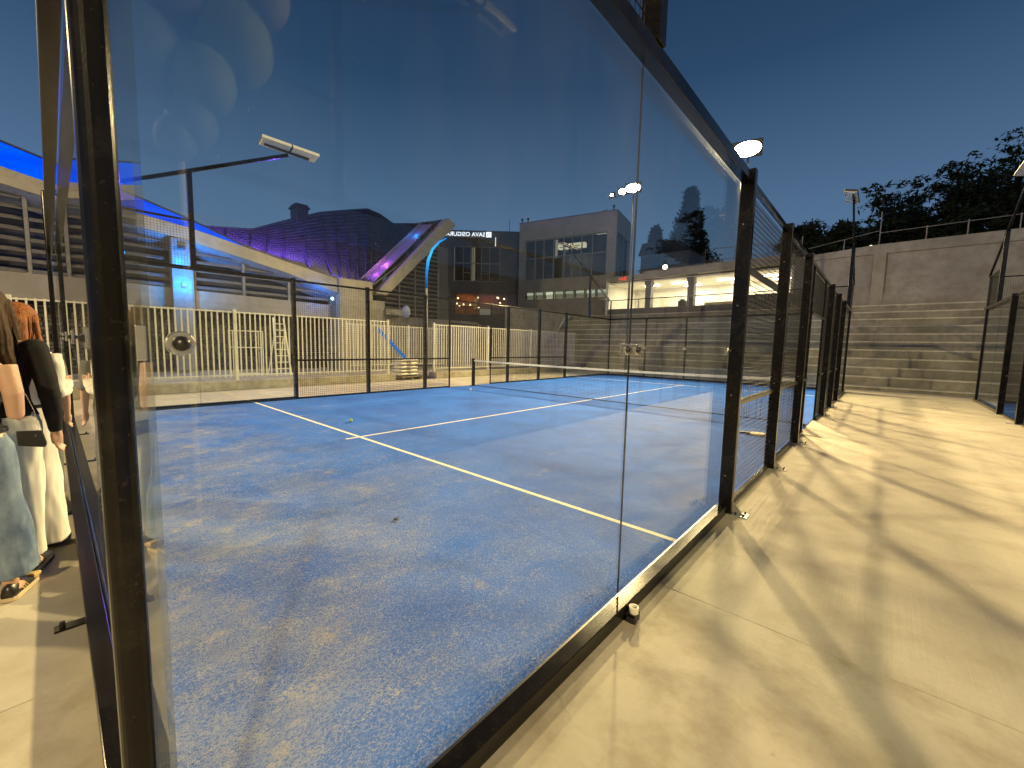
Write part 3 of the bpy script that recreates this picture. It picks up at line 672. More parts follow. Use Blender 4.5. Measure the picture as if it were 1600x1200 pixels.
for x in mm: B1(x, x+.07, .14, .26, 7.4, 10.92).build('mullion', M['frame'], w)
for z in (7.4, 9.3, 10.85): B1(.6, 8.2, .15, .25, z, z+.07).build('transom', M['frame'], w)
M['litwin'] = emit('lit_room_ceiling', (1, .90, .60), 2.6); M['litdim'] = emit('dim_lit_room', (1, .88, .62), .9)
B1(3.5, 6.0, .8, 1.3, 10.1, 10.5).build('ceiling_light', M['litwin'], gb); B1(3.38, 3.62, .5, .52, 9.3, 10.85).build('lit_blind', M['litdim'], gb)
B1(3.7, 5.6, .6, 2.9, 10.2, 10.21).build('ceiling_panel', M['inner'], gb)
for k in range(6): B1(4.0+.05*k, 4.03+.05*k, .9, .92, 8.2, 10.1).build('curtain', M['litdim'] if k % 3 == 0 else M['inner'], gb)
B1(7.2, 8.12, .30, .32, 10.83, 10.9).build('light_strip', M['litwin'], gb); B1(8.13, 8.19, .28, .30, 9.6, 10.9).build('light_strip', M['litdim'], gb)
ld = bpy.data.lights.new('office_light', 'AREA'); ld.size = 1.5; ld.energy = 90; ld.color = (1, .85, .55); lo = bpy.data.objects.new('office_light_lamp', ld); COL.objects.link(lo); lo.parent = gb; lo.location = (4.6, 1.6, 10.15)
rnd = random.Random(5)
for k in range(8):
    x0 = .66+k*.965; x1 = x0+.86
    f = B1(x0, x1, .18, .20, 5.72, 6.30).build('window', M['wglass'], gb)
    for a in ((x0-.05, x0, 5.69, 6.33), (x1, x1+.05, 5.69, 6.33)): B1(a[0], a[1], .12, .26, a[2], a[3]).build('window_frame', M['frame'], f)
    br = [1.1, .9, 1.9, 1.0, .9, 1.2, 1.3, 1.1][k]
    B1(x0, x1, .5, .52, 6.06+.05*rnd.random(), 6.32).build('lit_ceiling', emit('lit_ceiling_%d' % k, (1, .90, .62), br*1.15), f)
    B1(x0, x1, .6, .62, 5.69, 6.32).build('lit_room', emit('lit_room_%d' % k, (1, .86, .52), (.42, .35, 1.1, .45, .4, .45, .6, .5)[k]), f)
w = B1(8.72, 8.74, .36, 4.39, 7.5, 10.9).build('window', M['dwglass'], gb)
for y in (.36, 1.6, 3.0, 4.33): B1(8.68, 8.78, y, y+.06, 7.5, 10.9).build('mullion', M['frame'], w)
un = B1(7.4, 7.75, 1.2, 1.6, 12.561, 13.05).build('roof_unit', M['gpl'], gb, bevel=.02)
for x in (.15, .75, 8.6): MB().tube((x, .2, 12.56), (x, .2, 12.85), .05, n=8).ball((x, .2, 12.9), .12, n=8, m=6).build('roof_fitting', M['lampbody'], gb)

# ------------------------------------------------------------------ dark building with the backlit roof lettering
db = thing('restaurant_building', 'dark building with white roof lettering seen from behind and warm-lit lower windows', 'building', (-31.45, 26.36, 0), R(42.9))
M['dpl'] = concrete('dark_render', (.085, .085, .098), var=.15, stain=.3)
for a in ((-6, 9, 0, .3, 0, 4.45), (-6, 9, 0, .3, 6.5, 7.68), (-6, 9, 0, .3, 11.05, 12.5), (-6, .55, 0, .3, 4.4505, 6.4995), (-6, .58, 0, .3, 7.6805, 11.0495), (5.15, 9, 0, .3, 7.6805, 11.0495), (7.2, 9, 0, .3, 4.4505, 6.4995), (-6, -5.7, .3005, 9, 0, 12.5), (-5.7, 9, 8.7, 9, 0, 12.5), (8.7, 9, .3005, 8.7, 0, 12.5)):
    band(db, *a, 'dpl')
band(db, -5.69, 8.69, .3005, 8.69, 12.2, 12.4, 'dpl', 'roof'); band(db, -5.69, 8.69, .31, 8.69, 6.9, 7.1, 'dpl', 'floor'); band(db, -6.04, 9.04, -.04, 9.04, 12.501, 12.55, 'dpl', 'roof_coping')
w = B1(.58, 5.15, .14, .16, 7.68, 11.05).build('window', M['dwglass'], db)
for x in (.58, 1.5, 2.24, 2.66, 3.27, 4.08, 5.08): B1(x, x+.06, .08, .2, 7.68, 11.05).build('mullion', M['frame'], w)
for z in (7.68, 9.4, 10.98): B1(.58, 5.15, .09, .19, z, z+.07).build('transom', M['frame'], w)
B1(1.56, 2.24, .10, .18, 8.5, 8.56).build('transom', M['frame'], w); B1(3.33, 4.08, .10, .18, 8.45, 8.51).build('transom', M['frame'], w)
M['curt'] = emit('backlit_curtain', (1, .88, .62), .55); M['curt2'] = emit('brighter_curtain', (1, .88, .62), .8)
B1(2.32, 2.45, .3, .32, 7.75, 11.0).build('lit_curtain', M['curt'], db); B1(2.50, 2.64, .3, .32, 7.75, 11.0).build('lit_curtain', M['curt2'], db)
B1(.6, .66, .3, .32, 7.75, 11.0).build('lit_curtain', M['litdim'], db)
B1(.5, 5.2, 2.4, 2.45, 7.1, 12.0).build('inner_wall', simple('maroon_inner_wall', (.10, .04, .04), .8), db)
w = B1(.55, 7.2, .14, .16, 4.45, 6.5).build('window', M['wglass'], db)
for x in (.55, 1.75, 2.9, 4.4, 5.8, 7.14): B1(x, x+.07, .08, .2, 4.45, 6.5).build('mullion', M['rubber'], w)
B1(.55, 7.2, .09, .19, 5.2, 5.27).build('transom', M['rubber'], w)
B1(.5, 7.3, 2.6, 2.65, 4.4, 6.8).build('inner_wall', simple('red_brown_inner_wall', (.30, .12, .06), .8), db)
M['bulb'] = emit('warm_bulb', (1, .72, .38), 9); M['orange'] = emit('orange_shelf_light', (1, .42, .14), .7)
for i, (x, z) in enumerate(((.9, 6.15), (1.05, 5.35), (1.45, 5.55), (2.15, 5.5), (2.9, 6.25), (3.0, 5.3), (.8, 5.6), (5.0, 6.25), (5.6, 6.2), (5.2, 5.75), (4.9, 6.3))):
    MB().ball((x, 1.2+.1*(i % 3), z), .09, n=8, m=6).build('pendant_bulb', M['bulb'], db)
    MB().tube((x, 1.2+.1*(i % 3), z+.08), (x, 1.2+.1*(i % 3), 6.89), .008, n=5).build('pendant_cord', M['rubber'], db)
for a in ((.7, 2.8, 2.5, 2.55, 5.45, 5.6), (2.4, 2.85, 2.4, 2.45, 5.2, 6.3)): B1(*a).build('glowing_shelf', M['orange'], db)
B1(3.1, 4.3, 1.5, 1.52, 4.5, 5.15).build('lit_screen', emit('lit_cream_screen', (1, .78, .48), .5), db)
for k in range(5): B1(4.62, 4.70, -.03, -.001, 11.12+.18*k, 11.2+.18*k).build('facade_lamp', emit('facade_lamp_%d' % k, (1, .95, .8), 1.6), db)
for x in (1.6, 4.2):
    ld = bpy.data.lights.new('restaurant_light', 'AREA'); ld.size = 1.0; ld.energy = 85 if x < 3 else 35; ld.color = (1, .45, .18); lo = bpy.data.objects.new('restaurant_light_lamp', ld); COL.objects.link(lo); lo.parent = db; lo.location = (x, 1.5, 6.85)
ac = B1(-.55, .25, -.55, -.1, 6.35, 7.0).build('air_conditioner', simple('grey_ac', (.14, .14, .16), .5), db, bevel=.02)
MB().path([(-.1, -.553, 6.68), (-.1, -.56, 6.68)], [.25, .25], n=20).build('fan_grille', M['rubber'], ac)
B1(-.5, .2, -.1, 0, 6.2, 6.34).build('bracket', M['dark_metal'], db)
MB().tube((6.0, 1, 12.55), (6.0, 1, 13.9), .03, n=6).build('aerial', M['dark_metal'], db)
M['sign'] = emit('white_sign_light', (.82, .90, 1), 1.5)
me = text_obj('SAVA OSIGURANJE', .56, M['sign'], .02, 'RIGHT', .98)
sg = thing('roof_sign', 'backlit white lettering on the dark roof edge, its letters reversed', 'sign', (-31.45, 26.36, 0), R(42.9))
# seen from behind: the letters face away, so they read mirrored from here
o = link(me, 'sign_letters', sg, (3.62, -.10, 11.98), (R(90), 0, 0), (-1, 1, 1)); 
bb = [v.co.x for v in me.vertices]; o.location.x = 3.62 + min(bb) if False else 3.62 + 0.0
for v in me.vertices: v.co.x -= min(bb)
o.location.x = 3.62
f = B1(3.74, 4.24, -.11, -.06, 11.93, 12.42).build('sign_emblem', M['sign'], sg)
MB().path([(3.82, -.115, 12.02), (3.90, -.115, 12.2), (4.0, -.115, 12.16), (4.08, -.115, 12.32), (4.16, -.115, 12.34)], .028, n=6).build('emblem_wave', M['dpl'], f)
MB().path([(3.84, -.115, 12.32), (3.95, -.115, 12.34)], .022, n=6).build('emblem_wave', M['dpl'], f)
B1(-3.6, 4.3, -.06, -.03, 11.86, 11.92).build('sign_rail', M['dark_metal'], sg)

# ------------------------------------------------------------------ pavilion with the folded shingle roof
pv = thing('pool_pavilion', 'low pavilion with blue-lit roof edge, louvred walls and a folded shingle roof', 'building', (-20, 0, 0))
BT = [(-26, 12), (-14, 9.7), (-8, 8.5), (-.88, 6.76), (2.25, 6.12), (4.02, 5.88), (5.57, 5.56), (7.5, 5.15), (9.77, 4.70), (10.9, 4.42)]
BB = [(-26, 11.4), (-14, 9.1), (-8, 7.9), (-.91, 6.23), (2.25, 5.62), (4.0, 5.34), (5.55, 5.04), (7.48, 4.63), (9.33, 4.10), (10.9, 3.75)]
def lerp(tb, y):
    for (a, za), (b, zb) in zip(tb, tb[1:]):
        if y <= b: return za + (zb-za)*(y-a)/(b-a)
    return tb[-1][1]
m = MB(); m.prism(BT + BB[::-1], lambda a, b: (.0, a, b), lambda a, b: (-.7, a, b)).build('edge_beam', M['beam'], pv, bevel=.02)
t = NT('glowing_blue_fascia'); x = t.n('ShaderNodeEmission'); bn = t.noise(.8, 4, stretch=(1, .4, 2.5)); t.l(t.mix(t.fr(bn, .3, .7), (.0, .055, .95), (.0, .115, 1.0)), x.inputs[0]); x.inputs[1].default_value = 1.0; t.l(x.outputs[0], t.out.inputs[0])
M['bluefascia'] = t.m  # blue light on the fascia is put in as its own glow
FT = [(-26, 13.0), (-14, 10.6), (-8, 9.35), (-.84, 7.52), (2.28, 6.70), (3.97, 6.20), (5.7, 5.58)]
FBm = [(y, lerp(BT, y)+.03) for y in (-26, -14, -8, -.84, 2.28, 3.97, 5.7)]
m = MB(); m.prism(FT + FBm[::-1], lambda a, b: (-.10, a, b), lambda a, b: (-.16, a, b)).build('blue_lit_fascia', M['bluefascia'], pv)
m = MB(); m.prism([(y, z+.05) for y, z in FT] + [(y, z-.0) for y, z in FT[::-1]], lambda a, b: (-.02, a, b), lambda a, b: (-.4, a, b)).build('fascia_cap', M['lampbody'], pv)
m = MB()
SB = [(y, lerp(BB, y)) for y in (-26, -14, -8, -.91, 2.25, 4.0, 5.55, 7.48, 9.33, 10.9)]
for (ya, za), (yb, zb) in zip(SB, SB[1:]):
    b = len(m.v); m.v += [(-.10, ya, za-.002), (-.10, yb, zb-.002), (-.95, yb, zb-.42), (-.95, ya, za-.42), (-.10, ya, za+.05), (-.10, yb, zb+.05), (-.95, yb, zb-.30), (-.95, ya, za-.30)]
    m.f += [(b, b+1, b+2, b+3), (b+7, b+6, b+5, b+4), (b+3, b+2, b+6, b+7), (b, b+4, b+5, b+1), (b, b+3, b+7, b+4), (b+1, b+5, b+6, b+2)]
m.build('soffit', M['pale'], pv)
# walls
m = MB(); m.prism([(-26, 2.8), (9.6, 2.70), (9.6, 3.36), (-26, 4.1)], lambda a, b: (-.3, a, b), lambda a, b: (-.6, a, b)).build('wall', M['wallg'] if 'wallg' in M else M['gpl'], pv)
B1(-.62, -.35, 9.6005, 11.0, 0, 4.0).build('wall', M['gpl'], pv)
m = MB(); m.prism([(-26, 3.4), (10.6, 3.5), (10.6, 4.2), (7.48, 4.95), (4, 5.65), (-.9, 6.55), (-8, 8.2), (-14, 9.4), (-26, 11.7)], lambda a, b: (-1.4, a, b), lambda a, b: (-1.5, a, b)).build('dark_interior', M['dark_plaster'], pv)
bays = [-24.8, -22.3, -19.8, -17.3, -14.8, -12.4, -9.9, -7.4, -4.9, -2.6, -.45, .85, 3.12, 3.98, 5.75, 7.62, 9.55]
for i, (a, b) in enumerate(zip(bays, bays[1:])):
    if a == 3.12: continue
    B1(-.42, -.30, a-.05, a+.05, lerp([(-26, 4.1), (9.6, 3.36)], a), lerp(BB, a)+.02).build('louvre_frame', M['dark_metal'], pv)
    z = 3.62
    while z < lerp(BB, a):
        yb = b-.07
        if z+.1 > lerp(BB, b):
            yb = a+.07
            while yb < b-.07 and lerp(BB, yb) > z+.1: yb += .05
        if yb > a+.3:
            MB().bar((-.36, a+.06, z+.04*0), (-.36, yb, z), .20, .025, side=(1, 0, -.75)).build('louvre_slat', M['dark_metal'], pv)
        z += .34
# lower recess with rubble wall
B1(-1.3, -1.2, -26, 11, 0, 2.75).build('rubble_backing', M['mortar'], pv)
M['dstone'] = simple('dark_rubble_stone', (.085, .08, .078), .8, 0, var=.5, scale=4)
rubble(pv, -24, 11, -1.2, .3, 2.74, s=.24, name='rubble_stones', depth=.09, axis='y', mat='dstone')
# tiled pier with blue light
pr_ = B1(-.35, .05, 3.2, 3.88, .2, 5.42).build('tiled_pier', simple('pale_render_pier', (.17, .18, .20), .7), pv, bevel=.01)
M['tile'] = simple('white_mosaic_tile', (.17, .19, .22), .35, 0, var=.15, scale=12)
m = MB()
for i in range(6):
    for j in range(15):
        y0 = 3.215+i*.111; z0 = 3.72+j*.111; m.box(.0505, .058, y0, y0+.10, z0, z0+.10)
o = m.build('mosaic_tiles', M['tile'], pr_)
lampb = B1(.06, .22, 3.44, 3.64, 5.0, 5.14).build('wall_lamp', M['lampbody'], pv, bevel=.01)
def plight(name, loc, col, e, r=.05, typ='POINT', target=None, ang=90, parent=None):
    ld = bpy.data.lights.new(name, typ); ld.energy = e; ld.color = col; ld.shadow_soft_size = r
    if typ == 'SPOT': ld.spot_size = R(ang); ld.spot_blend = .6
    lo = bpy.data.objects.new(name + '_lamp', ld); COL.objects.link(lo); lo.location = loc
    if target: aim(lo, target)
    return lo
plight('pier_blue_light', (-19.5, 3.54, 3.62), (.0, .34, 1), 120, .05)
plight('pier_blue_light', (-19.3, 3.54, 4.6), (.0, .26, 1), 120, .05)
lf_ = tag(MB().tube((0,0,-.05), (0,0,.05), .06, n=10).build('blue_uplight', M['cyanlamp'] if 'cyanlamp' in M else emit('cyan_lamp', (.1, .6, 1), 6), None, loc=(-19.75, 3.54, 3.62)), 'small glowing cyan lamp on the tiled pier', 'lamp')
# pier where the two roof beams meet
B1(-.9, .1, 9.9, 11.75, 0, 4.75).build('valley_pier', M['beam'], pv, bevel=.02)
B1(-.7, -.1, 11.7505, 12.6, 0, 3.8).build('valley_pier', M['wallc'], pv, bevel=.02)
m = MB(); m.prism([(11.95, 4.15), (12.7, 4.15), (17.7, 9.1), (17.05, 9.4)], lambda a, b: (.02, a, b), lambda a, b: (-.6, a, b)).build('edge_beam', M['beam'], pv, bevel=.02)
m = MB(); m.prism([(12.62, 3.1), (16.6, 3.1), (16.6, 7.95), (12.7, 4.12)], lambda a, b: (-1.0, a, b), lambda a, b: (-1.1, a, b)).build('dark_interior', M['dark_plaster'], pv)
for y in (13.7, 14.8, 15.7, 16.55): B1(-.42, -.30, y-.03, y+.03, 3.1, 4.1+(y-12.7)*.99).build('louvre_frame', M['dark_metal'], pv)
z = 3.25
while z < 7.8:
    ya = 12.75 + max(0, (z+.05-4.15))*1.0+.05
    if ya < 16.3: MB().bar((-.36, ya, z), (-.36, 16.5, z), .17, .022, side=(1, 0, -.75)).build('louvre_slat', M['dark_metal'], pv)
    z += .26
B1(-.6, -.3, 12.605, 20, 0, 3.05).build('wall', M['gpl'], pv); B1(-.9, -.3, 16.62, 17.3, 3.051, 7.6).build('wall', M['dpl'], pv)
B1(-.58, .1, 12.62, 13.7, 3.052, 3.4).build('ledge', M['wallc'], pv)
# roof skin
PAIR = [((-26, 12.8), (-28, 6.0)), ((-6, 8.8), (-8, 6.2)), ((2.28, 6.66), (2.6, 7.2)), ((4.0, 6.15), (6.2, 8.25)), ((5.7, 5.62), (9.0, 8.65)), ((7.5, 5.2), (10.9, 9.6)), ((9.77, 4.75), (13.4, 10.78)), ((10.7, 4.5), (15.3, 11.4)), ((11.5, 4.5), (17.1, 11.95)), ((12.1, 4.7), (18.2, 11.8)),
        ((13.4, 5.75), (19.4, 11.35)), ((15.2, 7.5), (21.6, 11.85)), ((17.0, 9.25), (24.4, 12.75))]
def edge(s, w):
    s = max(0, min(len(PAIR)-1.0001, s)); i = int(s); f = s-i; a = PAIR[i][w]; b = PAIR[i+1][w]
    return a[0]+(b[0]-a[0])*f, a[1]+(b[1]-a[1])*f
def roofpt(s, v, lift=0):
    ey, ez = edge(s, 0); ry, rz = edge(s, 1); sag = -.9*math.sin(math.pi*v)*(1 if 2 < s < 11 else .3)
    hump = 0
    return Vector((-.3-9.7*v, ey+(ry-ey)*v, ez+(rz-ez)*v + sag + lift))
m = MB(); NS, NV = 96, 26
for r_ in range(NV):
    v0, v1 = r_/NV, (r_+1)/NV; off = .5*(r_ % 2)
    for i in range(NS):
        s0 = (i+off)*12/NS; s1 = (i+1+off)*12/NS; b = len(m.v); j = .012*random.random()
        for (s_, v_, l_) in ((s0+.006, v0, .085+j), (s1-.006, v0, .085+j), (s1-.006, v1+.004, .0), (s0+.006, v1+.004, .0)): m.v.append(tuple(roofpt(s_, v_, l_)))
        for (s_, v_, l_) in ((s0+.006, v0, .0), (s1-.006, v0, .0)): m.v.append(tuple(roofpt(s_, v_, l_)))
        m.f += [(b, b+1, b+2, b+3), (b+4, b+5, b+1, b)]
M['gut'] = simple('grey_gutter_lining', (.20, .20, .22), .6)
M['shingle'] = simple('dark_roof_shingle', (.060, .062, .085), .5, .1, var=.5, scale=1.5, spec=.6)
o = m.build('roof_shingles', M['shingle'], pv); o['kind'] = 'stuff'
m = MB()
for r_ in range(13):
    for i in range(60):
        b = len(m.v); s0, s1 = i*12/60, (i+1)*12/60
        for (s_, v_) in ((s0, r_/13), (s1, r_/13), (s1, (r_+1)/13), (s0, (r_+1)/13)): m.v.append(tuple(roofpt(s_, v_, -.06)))
        m.f.append((b, b+1, b+2, b+3))
m.build('roof_deck', M['dark_plaster'], pv)
for s_ in [x*.5 for x in range(4, 25)]:
    MB().path([roofpt(s_, v/15, .10) for v in range(15)], .05, n=5).build('roof_rib', M['shingle'], pv)
B1(-10.4, -9.4, 11.5, 12.35, 8.9, 10.85).build('chimney_vent', M['lampbody'], pv, bevel=.05); B1(-10.5, -9.3, 11.42, 12.42, 10.55, 10.7).build('chimney_vent', M['lampbody'], pv, bevel=.03)
m = MB(); m.prism([(13.0, 0), (18.5, 0), (18.5, 11.5), (18.2, 11.5), (15, 11.0), (13.0, 10)], lambda a, b: (-10.2, a, b), lambda a, b: (-10.4, a, b)).build('wall', M['dpl'], pv)
# coloured roof lights
for (P, c, e_) in (((-2.2, 4.9, 7.6), (.06, .03, 1), 110), ((-3.2, 6.7, 8.2), (.14, .045, 1), 700), ((-3.2, 8.4, 8.0), (.27, .07, 1), 800), ((-2.2, 9.7, 6.6), (.20, .06, 1), 230), ((-.6, 10.35, 5.15), (.02, .06, 1), 22),
                   ((-1.0, 13.1, 6.15), (.90, .16, 1), 16), ((-1.0, 12.5, 5.5), (.80, .13, 1), 8), ((-1.0, 15.2, 8.2), (.0, .22, 1), 14), ((-3.2, 13.0, 7.4), (.0, .12, 1), 4)):
    plight('roof_colour_light', (P[0]-20, P[1], P[2]), c, e_, .06)
m = MB(); m.prism([(12.0, 4.62), (16.2, 8.85), (16.2, 8.92), (12.0, 4.69)], lambda a, b: (-.55, a, b), lambda a, b: (-1.5, a-.1, b+.1)).build('rake_gutter', M['gut'], pv)
m = MB(); m.prism([(12.0, 4.66), (16.2, 8.90), (16.2, 9.12), (12.0, 5.0)], lambda a, b: (-1.5, a-.1, b+.1), lambda a, b: (-1.56, a-.1, b+.1)).build('gutter_upstand', M['gut'], pv)
plight('soffit_blue_light', (-19.7, 8.9, 3.75), (.0, .22, 1), 45, .04)
t_ = MB().ball((0,0,0), .07, n=10, m=8).build('wall_lamp', emit('white_blue_lamp', (.45, .85, 1), 12), None, smooth=True, loc=(-19.55, 9.36, 3.62)); tag(t_, 'small bright bluish lamp under the roof beam near the valley pier', 'lamp')

# curved lamp post lit cyan near the middle of the picture
cp = thing('curved_lamp_post', 'curved lamp post glowing cyan along its upper bend', 'lamp post', (-14, 10.95, 0))
MB().path([(0,0,0), (0,0,3.9)], [.06, .05], n=10).build('post_shaft', M['dark_metal'], cp, smooth=True)
t = NT('cyan_led_strip'); x = t.n('ShaderNodeEmission'); sp_ = t.n('ShaderNodeSeparateXYZ'); t.l(t.co.outputs['Object'], sp_.inputs[0])
t.l(t.ramp(t.fr(sp_.outputs['Z'], 3.9, 6.3), [(0, (.0, .04, .16)), (.35, (.0, .30, .95)), (.6, (.05, .62, 1)), (1, (.0, .22, .85))]), x.inputs[0]); t.l(x.outputs[0], t.out.inputs[0])
MB().path([(0,0,3.9), (0,.02,4.55), (0,.10,5.1), (0,.32,5.6), (0,.70,6.0), (0,1.12,6.25)], [.04,.055,.065,.055,.045,.02], n=10).build('lit_bend', t.m, cp, smooth=True)
bb_ = MB().bar((-16.2, 9.9, 2.1), (-16.2, 11.35, .75), .10, .12).build('lit_stair_rail', emit('blue_led_rail', (.05, .35, 1), .55), None); tag(bb_, 'glowing blue sloping bar behind the picket fence above the sacks', 'light')
vb = MB().ball((0,0,0), .30, (.8, .8, 1.2), n=16, m=12).build('ball_lamp', simple('bluish_frosted_ball', (.30, .36, .55), .6), None, smooth=True, loc=(-19.2, 13.4, 3.25)); tag(vb, 'pale bluish rounded lamp cover beside the roof valley', 'lamp')

# ------------------------------------------------------------------ kerb wall and cream picket fences
kw = thing('kerb_wall', 'low stained concrete kerb along the far side of the courts', 'wall', (-13.2, 0, 0))
ends = [-22, -16.5, -12, -7.5, -3, 1.2, 5.3, 8.9]
for a, b in zip(ends, ends[1:]): B1(-.55, 0, a+.004, b-.004, 0, .27).build('kerb_stone', M['kerb'], kw, bevel=.015)
for a, b in zip([10.9, 14.2, 17.6, 20.8], [14.2, 17.6, 20.8, 22.5]): B1(-.55, 0, a+.004, b-.004, 0, .27).build('kerb_stone', M['kerb'], kw, bevel=.015)
struct(B1(-21.2, -13.751, -27, 30, -.02, .10).build('terrace_paving', M['wallc']))
pk_me = B1(-.012, .012, -.018, .018, 0, 1.98).mesh('picket', M['white_paint'])
def picket_fence(label, x, y0, y1, zb=.36, sp=.139, posts=None, ang=0):
    t = thing('picket_fence', label, 'fence', (x, y0, 0), ang, 'cream steel picket fences')
    L = y1-y0; h = 2.0
    B1(-.02, .02, 0, L, zb+1.93, zb+1.97).build('top_rail', M['white_paint'], t); B1(-.02, .02, 0, L, zb+.04, zb+.08).build('bottom_rail', M['white_paint'], t)
    n = int(L/sp)
    for i in range(n+1): link(pk_me, 'picket', t, (0, i*sp, zb))
    for y in (posts or [0, L]): B1(-.035, .035, y-.04, y+.04, .1, zb+2.03).build('fence_post', M['white_paint'], t, bevel=.005)
    return t
picket_fence('long cream picket fence at the left, before the louvred pavilion', -13.5, -21.3, 8.75, posts=[0, 4.1, 8.2, 12.3, 16.45, 20.6, 24.9, 30.05])
picket_fence('cream picket fence section behind the net, right of the stacked sacks', -13.5, 11.0, 22.0, posts=[0, 3.3, 6.6, 9.9])
picket_fence('darker picket fence set back behind the gap with the stacked sacks', -17.2, 8.9, 14.5, posts=[0, 1.1, 3.3])

# things behind the left fence
ld_ = thing('step_ladder', 'white A-shaped step ladder standing behind the picket fence', 'ladder', (-17.2, 6.05, .10), R(8))
for s_ in (-1, 1):
    MB().bar((.35, s_*.28, 0), (0, s_*.20, 2.3), .03, .06).build('ladder_rail', M['white_paint'], ld_); MB().bar((-.45, s_*.24, 0), (-.02, s_*.18, 1.5), .025, .04).build('ladder_back_leg', M['white_paint'], ld_)
for k in range(8):
    f = (k+1)/9; B1(.35*(1-f)-.05, .35*(1-f)+.05, -.27+.07*f, .27-.07*f, 2.3*f, 2.3*f+.03).build('ladder_tread', M['white_paint'], ld_)
rk_ = thing('clothes_rack', 'pale metal frame rack behind the picket fence', 'rack', (-17.0, 4.4, .10))
for y in (0, 1.0):
    MB().bar((0, y, 0), (0, y, 1.75), .03, .03).bar((-.5, y, .0), (-.5, y, 1.75), .03, .03).build('rack_leg', M['white_paint'], rk_)
for z in (.1, 1.1, 1.73): MB().bar((0, -.02, z), (0, 1.02, z), .03, .03).bar((-.5, -.02, z), (-.5, 1.02, z), .03, .03).build('rack_bar', M['white_paint'], rk_)
tb_ = thing('work_bench', 'dark bench standing behind the picket fence', 'bench', (-17.9, 7.7, .10))
B1(-.4, .4, -.9, .9, .82, .88).build('bench_top', M['lampbody'], tb_, bevel=.01)
for x in (-.35, .35):
    for y in (-.8, .8): B1(x-.03, x+.03, y-.03, y+.03, 0, .82).build('bench_leg', M['lampbody'], tb_)
B1(-.3, .3, -.7, .1, .2, .7).build('bench_box', M['rubber'], tb_, bevel=.02)

# pallet of sacks
pa = thing('wooden_pallet', 'wooden pallet under the stacked pale sacks', 'pallet', (-13.85, 9.75, 0), R(6))
M['wood'] = simple('pallet_wood', (.16, .12, .08), .8, 0, var=.3, scale=6)
for y in (-.5, -.05, .4): B1(-.5, .5, y, y+.1, 0, .10).build('pallet_runner', M['wood'], pa)
for k in range(6): B1(-.5+k*.18, -.37+k*.18, -.52, .52, .101, .13).build('pallet_board', M['wood'], pa)
M['sack'] = simple('white_plastic_sack', (.62, .60, .53), .5, 0, var=.1, scale=6, bump=.5, bdist=.02)
def sack_mesh(seed):
    bm = bmesh.new(); bmesh.ops.create_cube(bm, size=1); bmesh.ops.subdivide_edges(bm, edges=bm.edges[:], cuts=7, use_grid_fill=True)
    rnd = random.Random(seed)
    for v in bm.verts:
        p = v.co.copy(); ex = (1-(2*p.x)**4*.45)*(1-(2*p.y)**4*.35); v.co.x = p.x*.62*(1-.12*(2*p.z)**2); v.co.y = p.y*.42*(1-.12*(2*p.z)**2); v.co.z = p.z*.15*ex
        v.co += Vector((noise.noise(p*4+Vector((seed,0,0))), noise.noise(p*4+Vector((0,seed,0))), noise.noise(p*5+Vector((0,0,seed))) * .8))*.022
    me = bpy.data.meshes.new('sack'); bm.to_mesh(me); bm.free(); me.materials.append(M['sack'])
    for p in me.polygons: p.use_smooth = True
    return me
sm_ = [sack_mesh(k) for k in range(4)]
pos = ['at the left of', 'at the right of']
hn = ['bottom', 'second', 'third', 'fourth', 'top']
for lv in range(5):
    for k in range(2):
        o = link(sm_[(lv*2+k) % 4], 'sack', None, (-13.83+.02*random.uniform(-1, 1), 9.53+k*.44+.02*random.uniform(-1, 1), .20+lv*.148), (0, 0, R(6+random.uniform(-4, 4))))
        tag(o, 'white plastic sack %s the %s layer of the pallet stack' % (pos[k], hn[lv]), 'sack', 'sacks stacked on the pallet')

# ------------------------------------------------------------------ trees
def leaf_mat(name, c1, c2):
    t = NT(name); P = t.n('ShaderNodeNewGeometry').outputs['Position']; return t.bsdf(t.mix(t.fr(t.noise(2.2, 4, vec=P), .35, .65), c1, c2), .75, spec=.2)
M['leafd'] = leaf_mat('dark_conifer_leaf', (.016, .025, .014), (.034, .045, .022)); M['leafg'] = leaf_mat('broad_leaf', (.014, .021, .012), (.036, .048, .024)); M['bark'] = simple('bark', (.08, .065, .05), .9, 0, var=.3, scale=3)
def crown_obj(par, mat, pts, size, seed, flat=1.0, n_leaf=7):
    rnd = random.Random(seed); m = MB()
    for (c, rad) in pts:
        for _ in range(n_leaf):
            d = Vector((rnd.gauss(0, 1), rnd.gauss(0, 1), rnd.gauss(0, 1)*flat)); p = c + d*rad*.55
            a = Vector((rnd.gauss(0, 1), rnd.gauss(0, 1), rnd.gauss(0, .6))).normalized(); b_ = a.orthogonal().normalized(); s = size*rnd.uniform(.6, 1.5)
            b = len(m.v); m.v += [tuple(p - a*s), tuple(p + b_*s*.35), tuple(p + a*s), tuple(p - b_*s*.35)]; m.f.append((b, b+1, b+2, b+3))
    me = bpy.data.meshes.new('crown'); me.from_pydata(m.v, [], m.f); me.materials.append(mat)
    o = bpy.data.objects.new('crown', me); COL.objects.link(o); o.parent = par; return o
